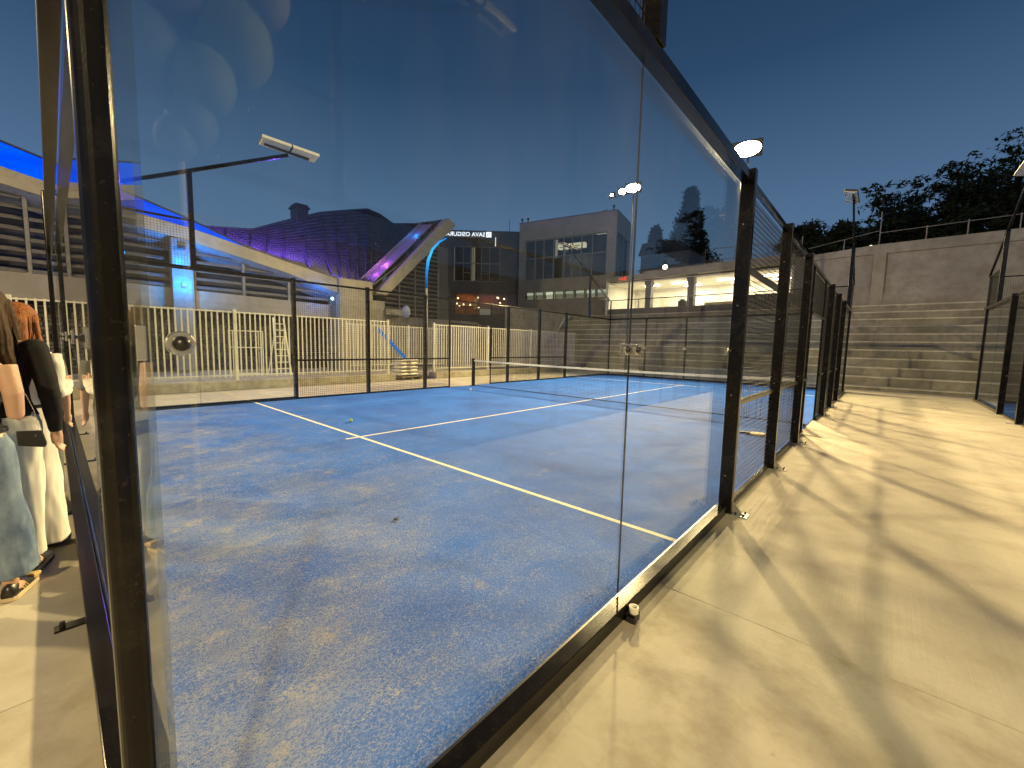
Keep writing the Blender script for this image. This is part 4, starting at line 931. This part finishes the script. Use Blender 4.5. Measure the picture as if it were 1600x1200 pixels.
def cypress(label, x, y, z0, h, r, seed):
    t = thing('cypress_tree', label, 'tree', (x, y, z0), 0, 'dark cypresses behind the gallery'); rnd = random.Random(seed)
    MB().tube((0,0,0), (0,0,h*.9), r*.16, .03, n=7).build('trunk', M['bark'], t)
    pts = []
    for i in range(2600):
        u = rnd.random(); z = h*(.03+.97*u); rr = r*min(1, (1-u)*1.3+.02)**1.0*(1+.28*math.sin(z*2.1+seed)*.5); w = rnd.uniform(0, 6.283); k = math.sqrt(rnd.random())
        k2 = 1+.35*noise.noise(Vector((math.cos(w)*1.3, math.sin(w)*1.3, z*.5+seed)))
        pts.append((Vector((rr*k*k2*math.cos(w), rr*k*k2*math.sin(w), z)), .5))
    crown_obj(t, M['leafd'], pts, .28, seed, n_leaf=9)
cypress('tallest dark cypress rising behind the lit gallery', -19.6, 58, 6.5, 15.9, 3.9, 1)
cypress('shorter cypress just left of the tallest one', -24.2, 58, 6.5, 11.6, 2.2, 2)
def broad(label, x, y, z0, h, w, seed, lean=0, mat='leafg', dens=26, name='broadleaf_tree', leaf=.17, group='dark trees above the high wall'):
    t = thing(name, label, 'tree', (x, y, z0), 0, group); rnd = random.Random(seed); m = MB(); pts = []
    MB().path([(0,0,0), (lean*.1, 0, h*.2), (lean*.25, .1, h*.33)], [h*.035, h*.028, h*.02], n=8).build('trunk', M['bark'], t, smooth=True)
    base = Vector((lean*.25, .1, h*.3)); nb = 13
    for k in range(nb):
        a = 2*math.pi*k/nb + rnd.uniform(-.3, .3); el = rnd.uniform(-.12, 1.3); L = (w/2)*(.75+.35*rnd.random()) if el < .8 else h*.5
        d = Vector((math.cos(a)*math.cos(el), math.sin(a)*math.cos(el), math.sin(el)))
        P = [base.copy()]; 
        for q in range(5): P.append(P[-1] + (d + Vector((rnd.uniform(-.2, .2), rnd.uniform(-.2, .2), rnd.uniform(-.08, .2))))*L/5)
        m.path(P, [h*.014, h*.011, h*.008, h*.006, h*.004, .01], n=5)
        for q in range(1, 6):
            for _ in range(dens):
                s_ = rnd.uniform(.25, 1); c = P[q] + Vector((rnd.gauss(0, 1), rnd.gauss(0, 1), rnd.gauss(0, .45)))*w*.085*(1.2-.1*q); pts.append((c, .30*s_+.10))
    m.build('branches', M['bark'], t)
    crown_obj(t, M[mat], pts, leaf, seed, flat=.5, n_leaf=11)
broad('low dark bushy tree left of the unlit mast above the wall', -3.3, 37, 6.8, 4.6, 5.0, 11, dens=30)
broad('ragged dark tree just right of the unlit mast', 1.1, 38, 6.8, 6.9, 6.5, 12, dens=11)
broad('large dark tree filling the right edge above the wall', 6.2, 38, 6.8, 8.6, 8.5, 13, dens=17)
broad('spreading dark tree behind the ragged one', 3.6, 42, 6.8, 7.0, 6.5, 14, dens=9)
broad('low dark shrubs at the foot of the large right-hand tree', 7.2, 35, 6.8, 3.4, 7.0, 19, dens=26)
broad('tree beyond the right edge of the photo', 11.5, 40, 6.8, 8.5, 8, 15, dens=20)
broad('small bush peeping over the gallery roof', -7.4, 40, 6.5, 2.6, 3.2, 16, dens=18)
broad('low dark bush at the foot of the cypresses', -19.4, 52, 6.4, 5.4, 6.5, 17, dens=26, mat='leafd')
gh = thing('distant_house', 'small dark gabled house beside the grey building', 'house', (-22.5, 50, 0))
B1(0, 6.0, 0, 5, 0, 13.0).build('house_wall', M['gpl'], gh)
MB().prism([(-.3, 13.0), (6.3, 13.0), (4.0, 14.4), (0.2, 14.4)], lambda a, b: (a, -.2, b), lambda a, b: (a, 5.2, b)).build('house_roof', M['lampbody'], gh)

# ------------------------------------------------------------------ balloons mirrored in the near glass
bg = thing('balloon_garland', 'cluster of pale balloons mirrored faintly at the top left of the glass', 'balloons', (2.7, .55, 0))
MB().tube((0,0,0), (0,0,4.2), .02, n=10).build('stand_pole', M['white_paint'], bg); MB().tube((0,0,0), (0,0,.03), .25, n=24).build('stand_foot', M['steel'], bg)
bc = [simple('pearl_grey_balloon', (.22, .21, .20), .7), simple('sage_balloon', (.16, .23, .16), .7), simple('blue_balloon', (.10, .16, .24), .7), simple('cream_balloon', (.26, .26, .18), .7)]
rnd = random.Random(21)
BP = [(0, .32, 3.62, .25, 1), (-.05, .12, 3.26, .19, 1), (.05, .0, 3.86, .27, 0), (0, .50, 4.06, .20, 0), (0, -.04, 2.84, .12, 2), (.05, -.2, 3.35, .24, 2), (0, .05, 2.98, .15, 2), (0, .16, 4.3, .24, 3)]
for (dx, dy, z, r_, c) in BP:
    b = MB().ball((0,0,0), r_, (1, 1, 1.15), n=24, m=16).build('balloon', bc[c], bg, smooth=True, loc=(dx-.1, dy, z))
    MB().tube((0,0,-r_*1.2), (0,0,-r_*1.12), .012, .004, n=8).build('balloon_knot', bc[c], b)

# ------------------------------------------------------------------ people (skin body = one remeshed surface; clothes and hair are children)
TMP = bpy.data.scenes.new('workshop')
def remesh(m, name, mat, voxel=.009, smooth_it=6, disp=None):
    me = m.mesh(name, mat); o = bpy.data.objects.new(name, me); TMP.collection.objects.link(o)
    md = o.modifiers.new('r', 'REMESH'); md.mode = 'VOXEL'; md.voxel_size = voxel; md.use_smooth_shade = True
    if smooth_it: ms = o.modifiers.new('s', 'SMOOTH'); ms.iterations = smooth_it; ms.factor = .5
    TMP.view_layers[0].update(); dg = TMP.view_layers[0].depsgraph; me2 = bpy.data.meshes.new_from_object(o.evaluated_get(dg))
    bpy.data.objects.remove(o); me2.name = name
    if disp:
        ds = [disp(v.co, v.normal) for v in me2.vertices]
        for v, d_ in zip(me2.vertices, ds): v.co += d_
    me2.materials.clear(); me2.materials.append(mat)
    for p in me2.polygons: p.use_smooth = True
    return me2
def folds(amp, sx_, sy_, sz_, seed=0):
    def f(co, n):
        q = Vector((co.x*sx_+seed, co.y*sy_, co.z*sz_)); q2 = q*2.3
        return Vector(n)*(amp*noise.noise(q) + amp*.45*noise.noise(q2))
    return f
def skin_mat(name, col):
    t = NT(name); return t.bsdf(t.mix(t.fr(t.noise(30, 4), .3, .7), [c*.92 for c in col], col), .5, bump=t.noise(300, 2), bstr=.08, bdist=.001)
M['skin'] = skin_mat('skin', (.55, .34, .24))
def cloth_mat(name, c1, c2, sc=(1,1,1), weave=900, rough=.85):
    t = NT(name); a = t.noise(5, 5, .6, stretch=sc); w_ = t.noise(weave, 2)
    return t.bsdf(t.mix(t.fr(a, .35, .68), c1, c2), rough, bump=w_, bstr=.35, bdist=.002, spec=.2)
def hair_mat(name, c1, c2):
    t = NT(name); a = t.noise(1, 4, .6, stretch=(260, 260, 6)); return t.bsdf(t.mix(t.fr(a, .38, .62), c1, c2), .62, bump=a, bstr=.6, bdist=.004, spec=.15)
STR = [0.0]
def person(label, x, y, H, rz, skin='skin', armL='down', armR='down', stride=0.0):
    """builds one continuous body of height H facing local +Y; returns the thing and a dict of joints"""
    t = thing('person', label, 'person', (x, y, 0), rz); k = H/1.70; m = MB()
    def P(*a): return Vector(a)*k
    J = {}; STR[0] = stride
    for s in (-1, 1):      # legs and feet
        g = s*stride; Pq = P
        def P(x_, y_, z_, g=g): return Vector((x_, y_ + g*max(0, (.92-z_)/.92), z_))*k
        m.path([P(s*.085,0,.92), P(s*.09,.005,.80), P(s*.09,.01,.62), P(s*.088,.015,.49), P(s*.09,-.005,.36), P(s*.09,-.015,.22), P(s*.09,-.015,.09)], [q*k for q in (.088,.084,.068,.052,.054,.040,.034)], n=14)
        m.path([P(s*.09,-.045,.045), P(s*.09,.0,.055), P(s*.092,.08,.036), P(s*.094,.15,.024), P(s*.095,.185,.02)], [q*k for q in (.036,.042,.036,.028,.016)], n=12)
        P = Pq
    L = [(0,0,.84,.15,.10),(0,0,.90,.170,.112),(0,-.01,.97,.165,.110),(0,.0,1.06,.130,.088),(0,.005,1.12,.124,.085),(0,.01,1.22,.145,.100),(0,.012,1.30,.155,.105),(0,0,1.38,.165,.088),(0,-.01,1.43,.12,.062),(0,-.012,1.46,.06,.052)]
    m.loft([(a*k, b*k, c*k, d*k, e_*k) for a, b, c, d, e_ in L], n=24)
    m.path([P(0,-.012,1.42), P(0,.0,1.50), P(0,.012,1.56)], [.054*k, .048*k, .05*k], n=14)
    m.ball(P(0,.012,1.605), .094*k, (.80, .98, 1.12), n=20, m=14)
    m.ball(P(0,.045,1.545), .052*k, (.95, .95, .8), n=14, m=10)        # jaw
    m.path([P(0,.100,1.625), P(0,.118,1.590), P(0,.100,1.578)], [.008*k, .014*k, .008*k], n=8)   # nose
    m.ball(P(0,.094,1.555), .016*k, (1.3, .7, .6), n=8, m=6)          # mouth
    for s in (-1, 1): m.ball(P(s*.078,.0,1.595), .022*k, (.35, .8, 1.2), n=8, m=6)
    poses = {'down': [(.175,-.005,1.375), (.215,-.01,1.20), (.225,.0,1.09), (.225,.03,.97), (.222,.055,.86)],
             'front': [(.175,-.005,1.375), (.205,-.02,1.22), (.20,.0,1.10), (.15,.12,1.12), (.09,.22,1.16)],
             'hip': [(.175,-.005,1.375), (.225,-.03,1.20), (.235,-.04,1.09), (.20,.06,1.02), (.15,.14,.98)]}
    for s, nm in ((-1, armL), (1, armR)):
        Q = [P(s*a, b, c) for a, b, c in poses[nm]]; J['arm%d' % s] = Q
        m.path(Q, [q*k for q in (.050,.042,.036,.031,.022)], n=12)
        d = (Q[4]-Q[3]).normalized(); sd = Vector((0, 1, 0)) if nm == 'down' else Vector((0, 0, 1)); sd = (sd - d*sd.dot(d)).normalized(); nn = d.cross(sd)
        pc = Q[4] + d*.045*k
        m.path([Q[4], Q[4]+d*.03*k, Q[4]+d*.085*k], [.024*k, .030*k, .026*k], n=10)
        for fi, (off, ln) in enumerate(((-.027,.068), (-.009,.078), (.009,.074), (.027,.058))):
            b0 = Q[4] + d*.075*k + sd*off*k; b1 = b0 + d*ln*.45*k + nn*.006*k*s; b2 = b1 + d*ln*.4*k + nn*.022*k*s; m.path([b0, b1, b2], [.0095*k, .0088*k, .0075*k], n=7)
        b0 = Q[4] + d*.025*k + sd*.022*k; m.path([b0, b0 + sd*.028*k + d*.02*k, b0 + sd*.036*k + d*.052*k], [.011*k, .0105*k, .0085*k], n=7)
    me = remesh(m, 'body', M[skin], .0068, 4); o = link(me, 'body', t)
    for s in (-1, 1):
        e_ = MB().ball((0,0,0), .0125*k, n=12, m=8).build('eye', M['eyewhite'], o, smooth=True, loc=P(s*.032, .078, 1.612)); MB().ball((0,.0075*k,0), .0068*k, n=10, m=6).build('iris', M['rubber'], None, smooth=True, loc=None).parent = e_
    return t, k, J
M['eyewhite'] = simple('eye_white', (.75, .73, .70), .25, 0, var=.02)
def trousers(t, k, mat, wide=0, hem=.10, top=1.02, label=None, seed=0, waist=.134):
    m = MB()
    for s in (-1, 1):
        w = wide
        pts = [(s*.082,0,.93), (s*.090,.0,.80), (s*(.094+w*.15),.008,.62), (s*(.096+w*.2),.012,.49), (s*(.098+w*.3),0,.34), (s*(.10+w*.35),-.005,.2), (s*(.10+w*.4),.0,hem)]
        rr = [.098,.092,.077+w*.25,.074+w*.5,.070+w*.8,.068+w*1.0,.070+w*1.15]
        m.path([Vector((p[0], p[1]+s*STR[0]*max(0, (.92-p[2])/.92), p[2]))*k for p in pts], [q*k for q in rr], n=22)
    m.loft([(0,0,.80*k,.13*k,.10*k), (0,0,.88*k,.182*k,.125*k), (0,-.008*k,.96*k,.172*k,.120*k), (0,-.004*k,top*k,(waist+.012)*k,.100*k)], n=28)
    me = remesh(m, 'trousers', mat, .0085, 5, folds(.011, 13, 13, 3.2, seed)); return link(me, 'trousers', t)
def shoe(t, k, s, mats, y=0):
    m = MB()
    rings = []
    for (yy, w, z0, h) in ((-.085,.022,.0,.07), (-.07,.034,.0,.095), (-.03,.036,.0,.10), (.03,.040,.0,.085), (.09,.046,.0,.062), (.15,.045,.0,.050), (.185,.030,.0,.038), (.20,.008,.0,.022)):
        rings.append((yy, w, h))
    b = 0; n = 12
    for yy, w, h in rings:
        for i in range(n):
            a = math.pi*i/(n-1); m.v.append((s*.093*k + w*math.cos(a)*k, (yy+y)*k, .026*k + (h-.02)*math.sin(a)*k))
    for q in range(len(rings)-1):
        for i in range(n-1): o_ = q*n; m.f.append((o_+i, o_+i+1, o_+n+i+1, o_+n+i))
        m.f.append((q*n+n-1, q*n, q*n+n, q*n+n+n-1))
    m.f += [tuple(range(n)), tuple(len(m.v)-n+i for i in reversed(range(n)))]
    o = m.build('shoe', mats[0], t, smooth=True)
    sole = MB(); pl = [(s*.093*k + (w+.004)*k*sg, (yy+y)*k) for sg in (1,) for yy, w, h in rings] + [(s*.093*k - (w+.004)*k, (yy+y)*k) for yy, w, h in reversed(rings)]
    sole.prism(pl, lambda a, b: (a, b, .001), lambda a, b: (a, b, .028*k)).build('sole', mats[1], o, bevel=.004)
    st = MB()
    for j in range(3):
        yy = .0 + j*.022
        for sg in (-1, 1): st.bar((s*.093*k+sg*.0405*k, (yy+y)*k, .030*k), (s*.093*k+sg*.026*k, (yy+y-.02)*k, .075*k), .009, .006)
    st.build('side_stripes', mats[2], o)['kind'] = 'stuff'
    return o
def hair(t, k, mat, length=.45, seed=0, back=-.01, front=0, side=.0, wave=.01):
    """cap over the skull plus a curtain of hanging strands down the back and shoulders"""
    m = MB(); m.ball(Vector((0,-.012,1.625))*k, .104*k, (.86, 1.02, 1.10), n=28, m=18)
    m.loft([(0,-.055*k,(1.63)*k,.085*k,.070*k), (0,-.075*k,1.54*k,.10*k,.066*k), (side*.3,-.09*k,1.42*k,.115*k,.058*k), (side*.6,-.105*k+back*.3,(1.32)*k,.118*k,.05*k), (side,-.11*k+back,(1.62-length)*k,.085*k,.030*k)], n=24)
    for s in (-1, 1): m.path([Vector((s*.075,.01,1.66))*k, Vector((s*.092,-.005,1.56))*k, Vector((s*.10,-.02+front*.5,1.44))*k, Vector((s*.105,-.01+front,1.64-length*.85))*k], [.022*k,.026*k,.030*k,.012*k], n=10)
    # cut the face free
    def d(co, n):
        w = math.atan2(co.x, co.y+.02)*26; g = noise.noise(Vector((w, co.z*1.2+seed, 0)))
        return Vector(n)*(.007*g) + Vector((wave*math.sin(co.z*26+seed), wave*.6*math.cos(co.z*21+seed), 0))*max(0, min(1, (1.5*k-co.z)*3))
    me = remesh(m, 'hair', mat, .0075, 3)
    # open the face: push the front of the cap back over the forehead line
    ds = [d(v.co, v.normal) for v in me.vertices]
    for v, d_ in zip(me.vertices, ds):
        if v.co.y > .045*k and 1.50*k < v.co.z < 1.665*k and abs(v.co.x) < .075*k: v.co.y = .030*k
        v.co += d_
    o = link(me, 'hair', t)
    rnd = random.Random(seed); st = MB()
    for i in range(170):
        a = rnd.uniform(-2.5, 2.5) ; x0 = math.sin(a)*.085*k; y0 = -math.cos(a)*.075*k - .02*k
        L = length*rnd.uniform(.75, 1.08)*k; ph = rnd.uniform(0, 6); P = []
        for q in range(7):
            f = q/6; sp = 1+.42*f; P.append((x0*sp+side*f+wave*1.6*math.sin(ph+f*6)*f, y0*(1+.15*f)-.035*f*k+wave*1.4*math.cos(ph+f*5)*f + back*f, 1.64*k-L*f))
        st.path(P, [.0045, .0055, .0055, .005, .004, .003, .0012], n=4)
    so = st.build('hair_strands', mat, o, smooth=True); so['kind'] = 'stuff'
    return o
jean = cloth_mat('washed_denim', (.085, .13, .22), (.27, .35, .47), (1.6, 1.6, .8), 700)
white = cloth_mat('white_crepe', (.72, .69, .62), (.80, .77, .70)); black = cloth_mat('black_jersey', (.010, .010, .011), (.022, .021, .021)); greyt = cloth_mat('grey_trouser', (.10, .10, .10), (.17, .165, .16))
M['leather'] = simple('black_leather', (.012, .012, .012), .35, 0, spec=.6); M['tanshoe'] = simple('tan_suede', (.50, .34, .14), .7); M['whsole'] = simple('pale_rubber_sole', (.55, .45, .30), .6); M['whshoe'] = simple('white_trainer', (.70, .68, .62), .5); M['chain'] = simple('dull_gold_chain', (.45, .38, .22), .35, .8)
# 1: blond woman, black camisole, jeans, bag
p1, k1, J1 = person('woman at the left edge in blue jeans and black camisole with a black shoulder bag', -2.54, -.465, 1.66, R(72), armL='front', armR='front', stride=.10)
trousers(p1, k1, jean, wide=.03, hem=.17, seed=1)
m = MB(); m.loft([(0,0,z*k1,a*k1,b*k1) for z, a, b in ((1.0,.150,.112),(1.06,.140,.100),(1.12,.134,.097),(1.2,.150,.108),(1.28,.163,.118),(1.345,.150,.104))], n=28)
link(remesh(m, 'camisole', black, .008, 3, folds(.006, 8, 8, 5, 2)), 'camisole', p1)
for s in (-1, 1): MB().path([Vector((s*.085,.105,1.33))*k1, Vector((s*.095,.07,1.40))*k1, Vector((s*.092,-.01,1.425))*k1, Vector((s*.08,-.085,1.34))*k1], .005, n=6).build('camisole_strap', black, p1)
MB().path([(.147*k1*math.cos(a*math.pi/12), .112*k1*math.sin(a*math.pi/12), 1.015*k1) for a in range(25)], .017, n=8).build('belt', M['leather'], p1)
for s in (-1, 1): shoe(p1, k1, s, (M['leather'], M['whsole'], M['tanshoe']), s*.10)
for s in (-1, 1): MB().prism([(.10, .03), (.19, .026), (.20, .045), (.14, .062), (.10, .07)], lambda a, b: (s*.093-.044, a+s*.10, b), lambda a, b: (s*.093+.044, a+s*.10, b)).build('toe_cap', M['tanshoe'], p1, bevel=.012)
hair(p1, k1, hair_mat('blond_hair', (.30, .19, .07), (.55, .38, .16)), .34, 3, back=-.01)
bag = thing('shoulder_bag', 'black leather bag hanging by a chain from the shoulder of the woman in jeans', 'bag', (-2.33, -.235, .955), R(8)); bag.scale = (.6, .42, .55)
B = MB(); B.prism([(-.10, -.055), (.13, -.10), (.15, -.06), (.115, .07), (-.10, .085)], lambda a, b: (-.03, a, b), lambda a, b: (.03, a, b)).build('bag_body', M['leather'], bag, bevel=.014)
MB().prism([(-.105, .02), (.07, -.035), (.12, .072), (-.105, .092)], lambda a, b: (.031, a, b), lambda a, b: (.040, a, b)).build('bag_flap', M['leather'], bag, bevel=.003)
m = MB(); Pp = [(.0, .09, .06), (-.05, .075, .25), (-.08, .02, .42), (-.10, -.04, .505)]
for a, b in zip(Pp, Pp[1:]):
    a = Vector(a); b = Vector(b); nL = int((b-a).length/.016)
    for i in range(nL):
        c = a.lerp(b, (i+.5)/nL); m.ball(c, .0058, (1, .6, 1.2) if i % 2 else (.6, 1, 1.2), n=6, m=4)
m.build('chain_strap', M['chain'], bag)['kind'] = 'stuff'
MB().bar((.042, .05, .02), (.042, .05, .045), .02, .006).build('bag_clasp', M['chain'], bag)
# 2: dark-haired woman in black
p2, k2, J2 = person('woman in a black top with long dark hair, between the jeans and the white shirt', -2.95, -.375, 1.76, R(75), armL='front', armR='down')
trousers(p2, k2, white, wide=-.01, hem=.10, seed=4)
m = MB(); m.loft([(0,0,z*k2,a*k2,b*k2) for z, a, b in ((.97,.170,.122),(1.06,.142,.104),(1.14,.138,.100),(1.24,.158,.114),(1.34,.172,.112),(1.395,.160,.088),(1.43,.10,.068))], n=28)
for s in (-1, 1):
    m.path(J2['arm%d' % s], [q*k2 for q in (.062, .052, .046, .040, .030)], n=14); m.ball(J2['arm%d' % s][2], .050*k2, n=14, m=10); m.ball(J2['arm%d' % s][0], .064*k2, n=14, m=10)
link(remesh(m, 'black_top', black, .008, 3, folds(.006, 8, 8, 5, 5)), 'black_top', p2)
hair(p2, k2, hair_mat('dark_brown_hair', (.022, .012, .006), (.07, .038, .018)), .52, 5, back=-.01, front=.03, side=.02)
for s in (-1, 1): shoe(p2, k2, s, (M['leather'], M['leather'], M['leather']))
# 3: woman in white with auburn hair
p3, k3, J3 = person('woman in white shirt and wide white trousers with auburn hair and a black belt', -3.38, -.335, 1.70, R(52), armL='down', armR='front')
p3.rotation_euler = (R(-4), 0, R(52))
trousers(p3, k3, white, wide=.055, hem=.045, seed=7)
m = MB(); m.loft([(0,0,z*k3,a*k3,b*k3) for z, a, b in ((1.01,.140,.108),(1.05,.160,.124),(1.12,.168,.130),(1.22,.176,.130),(1.32,.182,.124),(1.39,.172,.095),(1.44,.09,.066))], n=28)
for s in (-1, 1):
    Q = J3['arm%d' % s]; m.path([Q[0], Q[1], Q[2], Q[3], Q[3].lerp(Q[4], .75)], [.066*k3, .062*k3, .058*k3, .052*k3, .046*k3], n=16)
    c = Q[3].lerp(Q[4], .75)
    for a in range(7): m.ball(c + Vector((.035*math.cos(a*.9), .01*math.sin(a*2), .035*math.sin(a*.9))), .022, n=7, m=5)
link(remesh(m, 'white_shirt', white, .008, 3, folds(.016, 11, 11, 8, 9)), 'white_shirt', p3)
MB().path([(.145*k3*math.cos(a*math.pi/12), .112*k3*math.sin(a*math.pi/12), 1.012*k3) for a in range(25)], .014, n=8).build('belt', M['leather'], p3)
B1(-.02, .02, .106, .120, 1.0, 1.04).build('belt_buckle', M['chrome'], p3)
hair(p3, k3, hair_mat('auburn_hair', (.14, .045, .015), (.36, .14, .05)), .48, 9, back=-.0, front=.05, wave=.02)
for s in (-1, 1): shoe(p3, k3, s, (M['leather'], M['leather'], M['leather']))
# 4: person in grey trousers and white trainers beyond
p4, k4, J4 = person('person in grey trousers and white trainers, mostly hidden behind the woman in white', -4.45, -.275, 1.58, R(80), armL='down', armR='down')
trousers(p4, k4, greyt, wide=.012, hem=.10, seed=11)
m = MB(); m.loft([(0,0,z*k4,a*k4,b*k4) for z, a, b in ((.97,.172,.125),(1.08,.150,.110),(1.24,.165,.118),(1.34,.178,.115),(1.395,.166,.090),(1.44,.08,.066))], n=28)
for s in (-1, 1): m.path(J4['arm%d' % s][:3], [.064*k4, .055*k4, .048*k4], n=14)
link(remesh(m, 'grey_shirt', greyt, .009, 3, folds(.008, 8, 8, 5, 13)), 'grey_shirt', p4)
hair(p4, k4, hair_mat('short_dark_hair', (.02, .014, .01), (.05, .035, .025)), .20, 15)
for s in (-1, 1): shoe(p4, k4, s, (M['whshoe'], M['whshoe'], M['steel']))
bpy.data.scenes.remove(TMP)
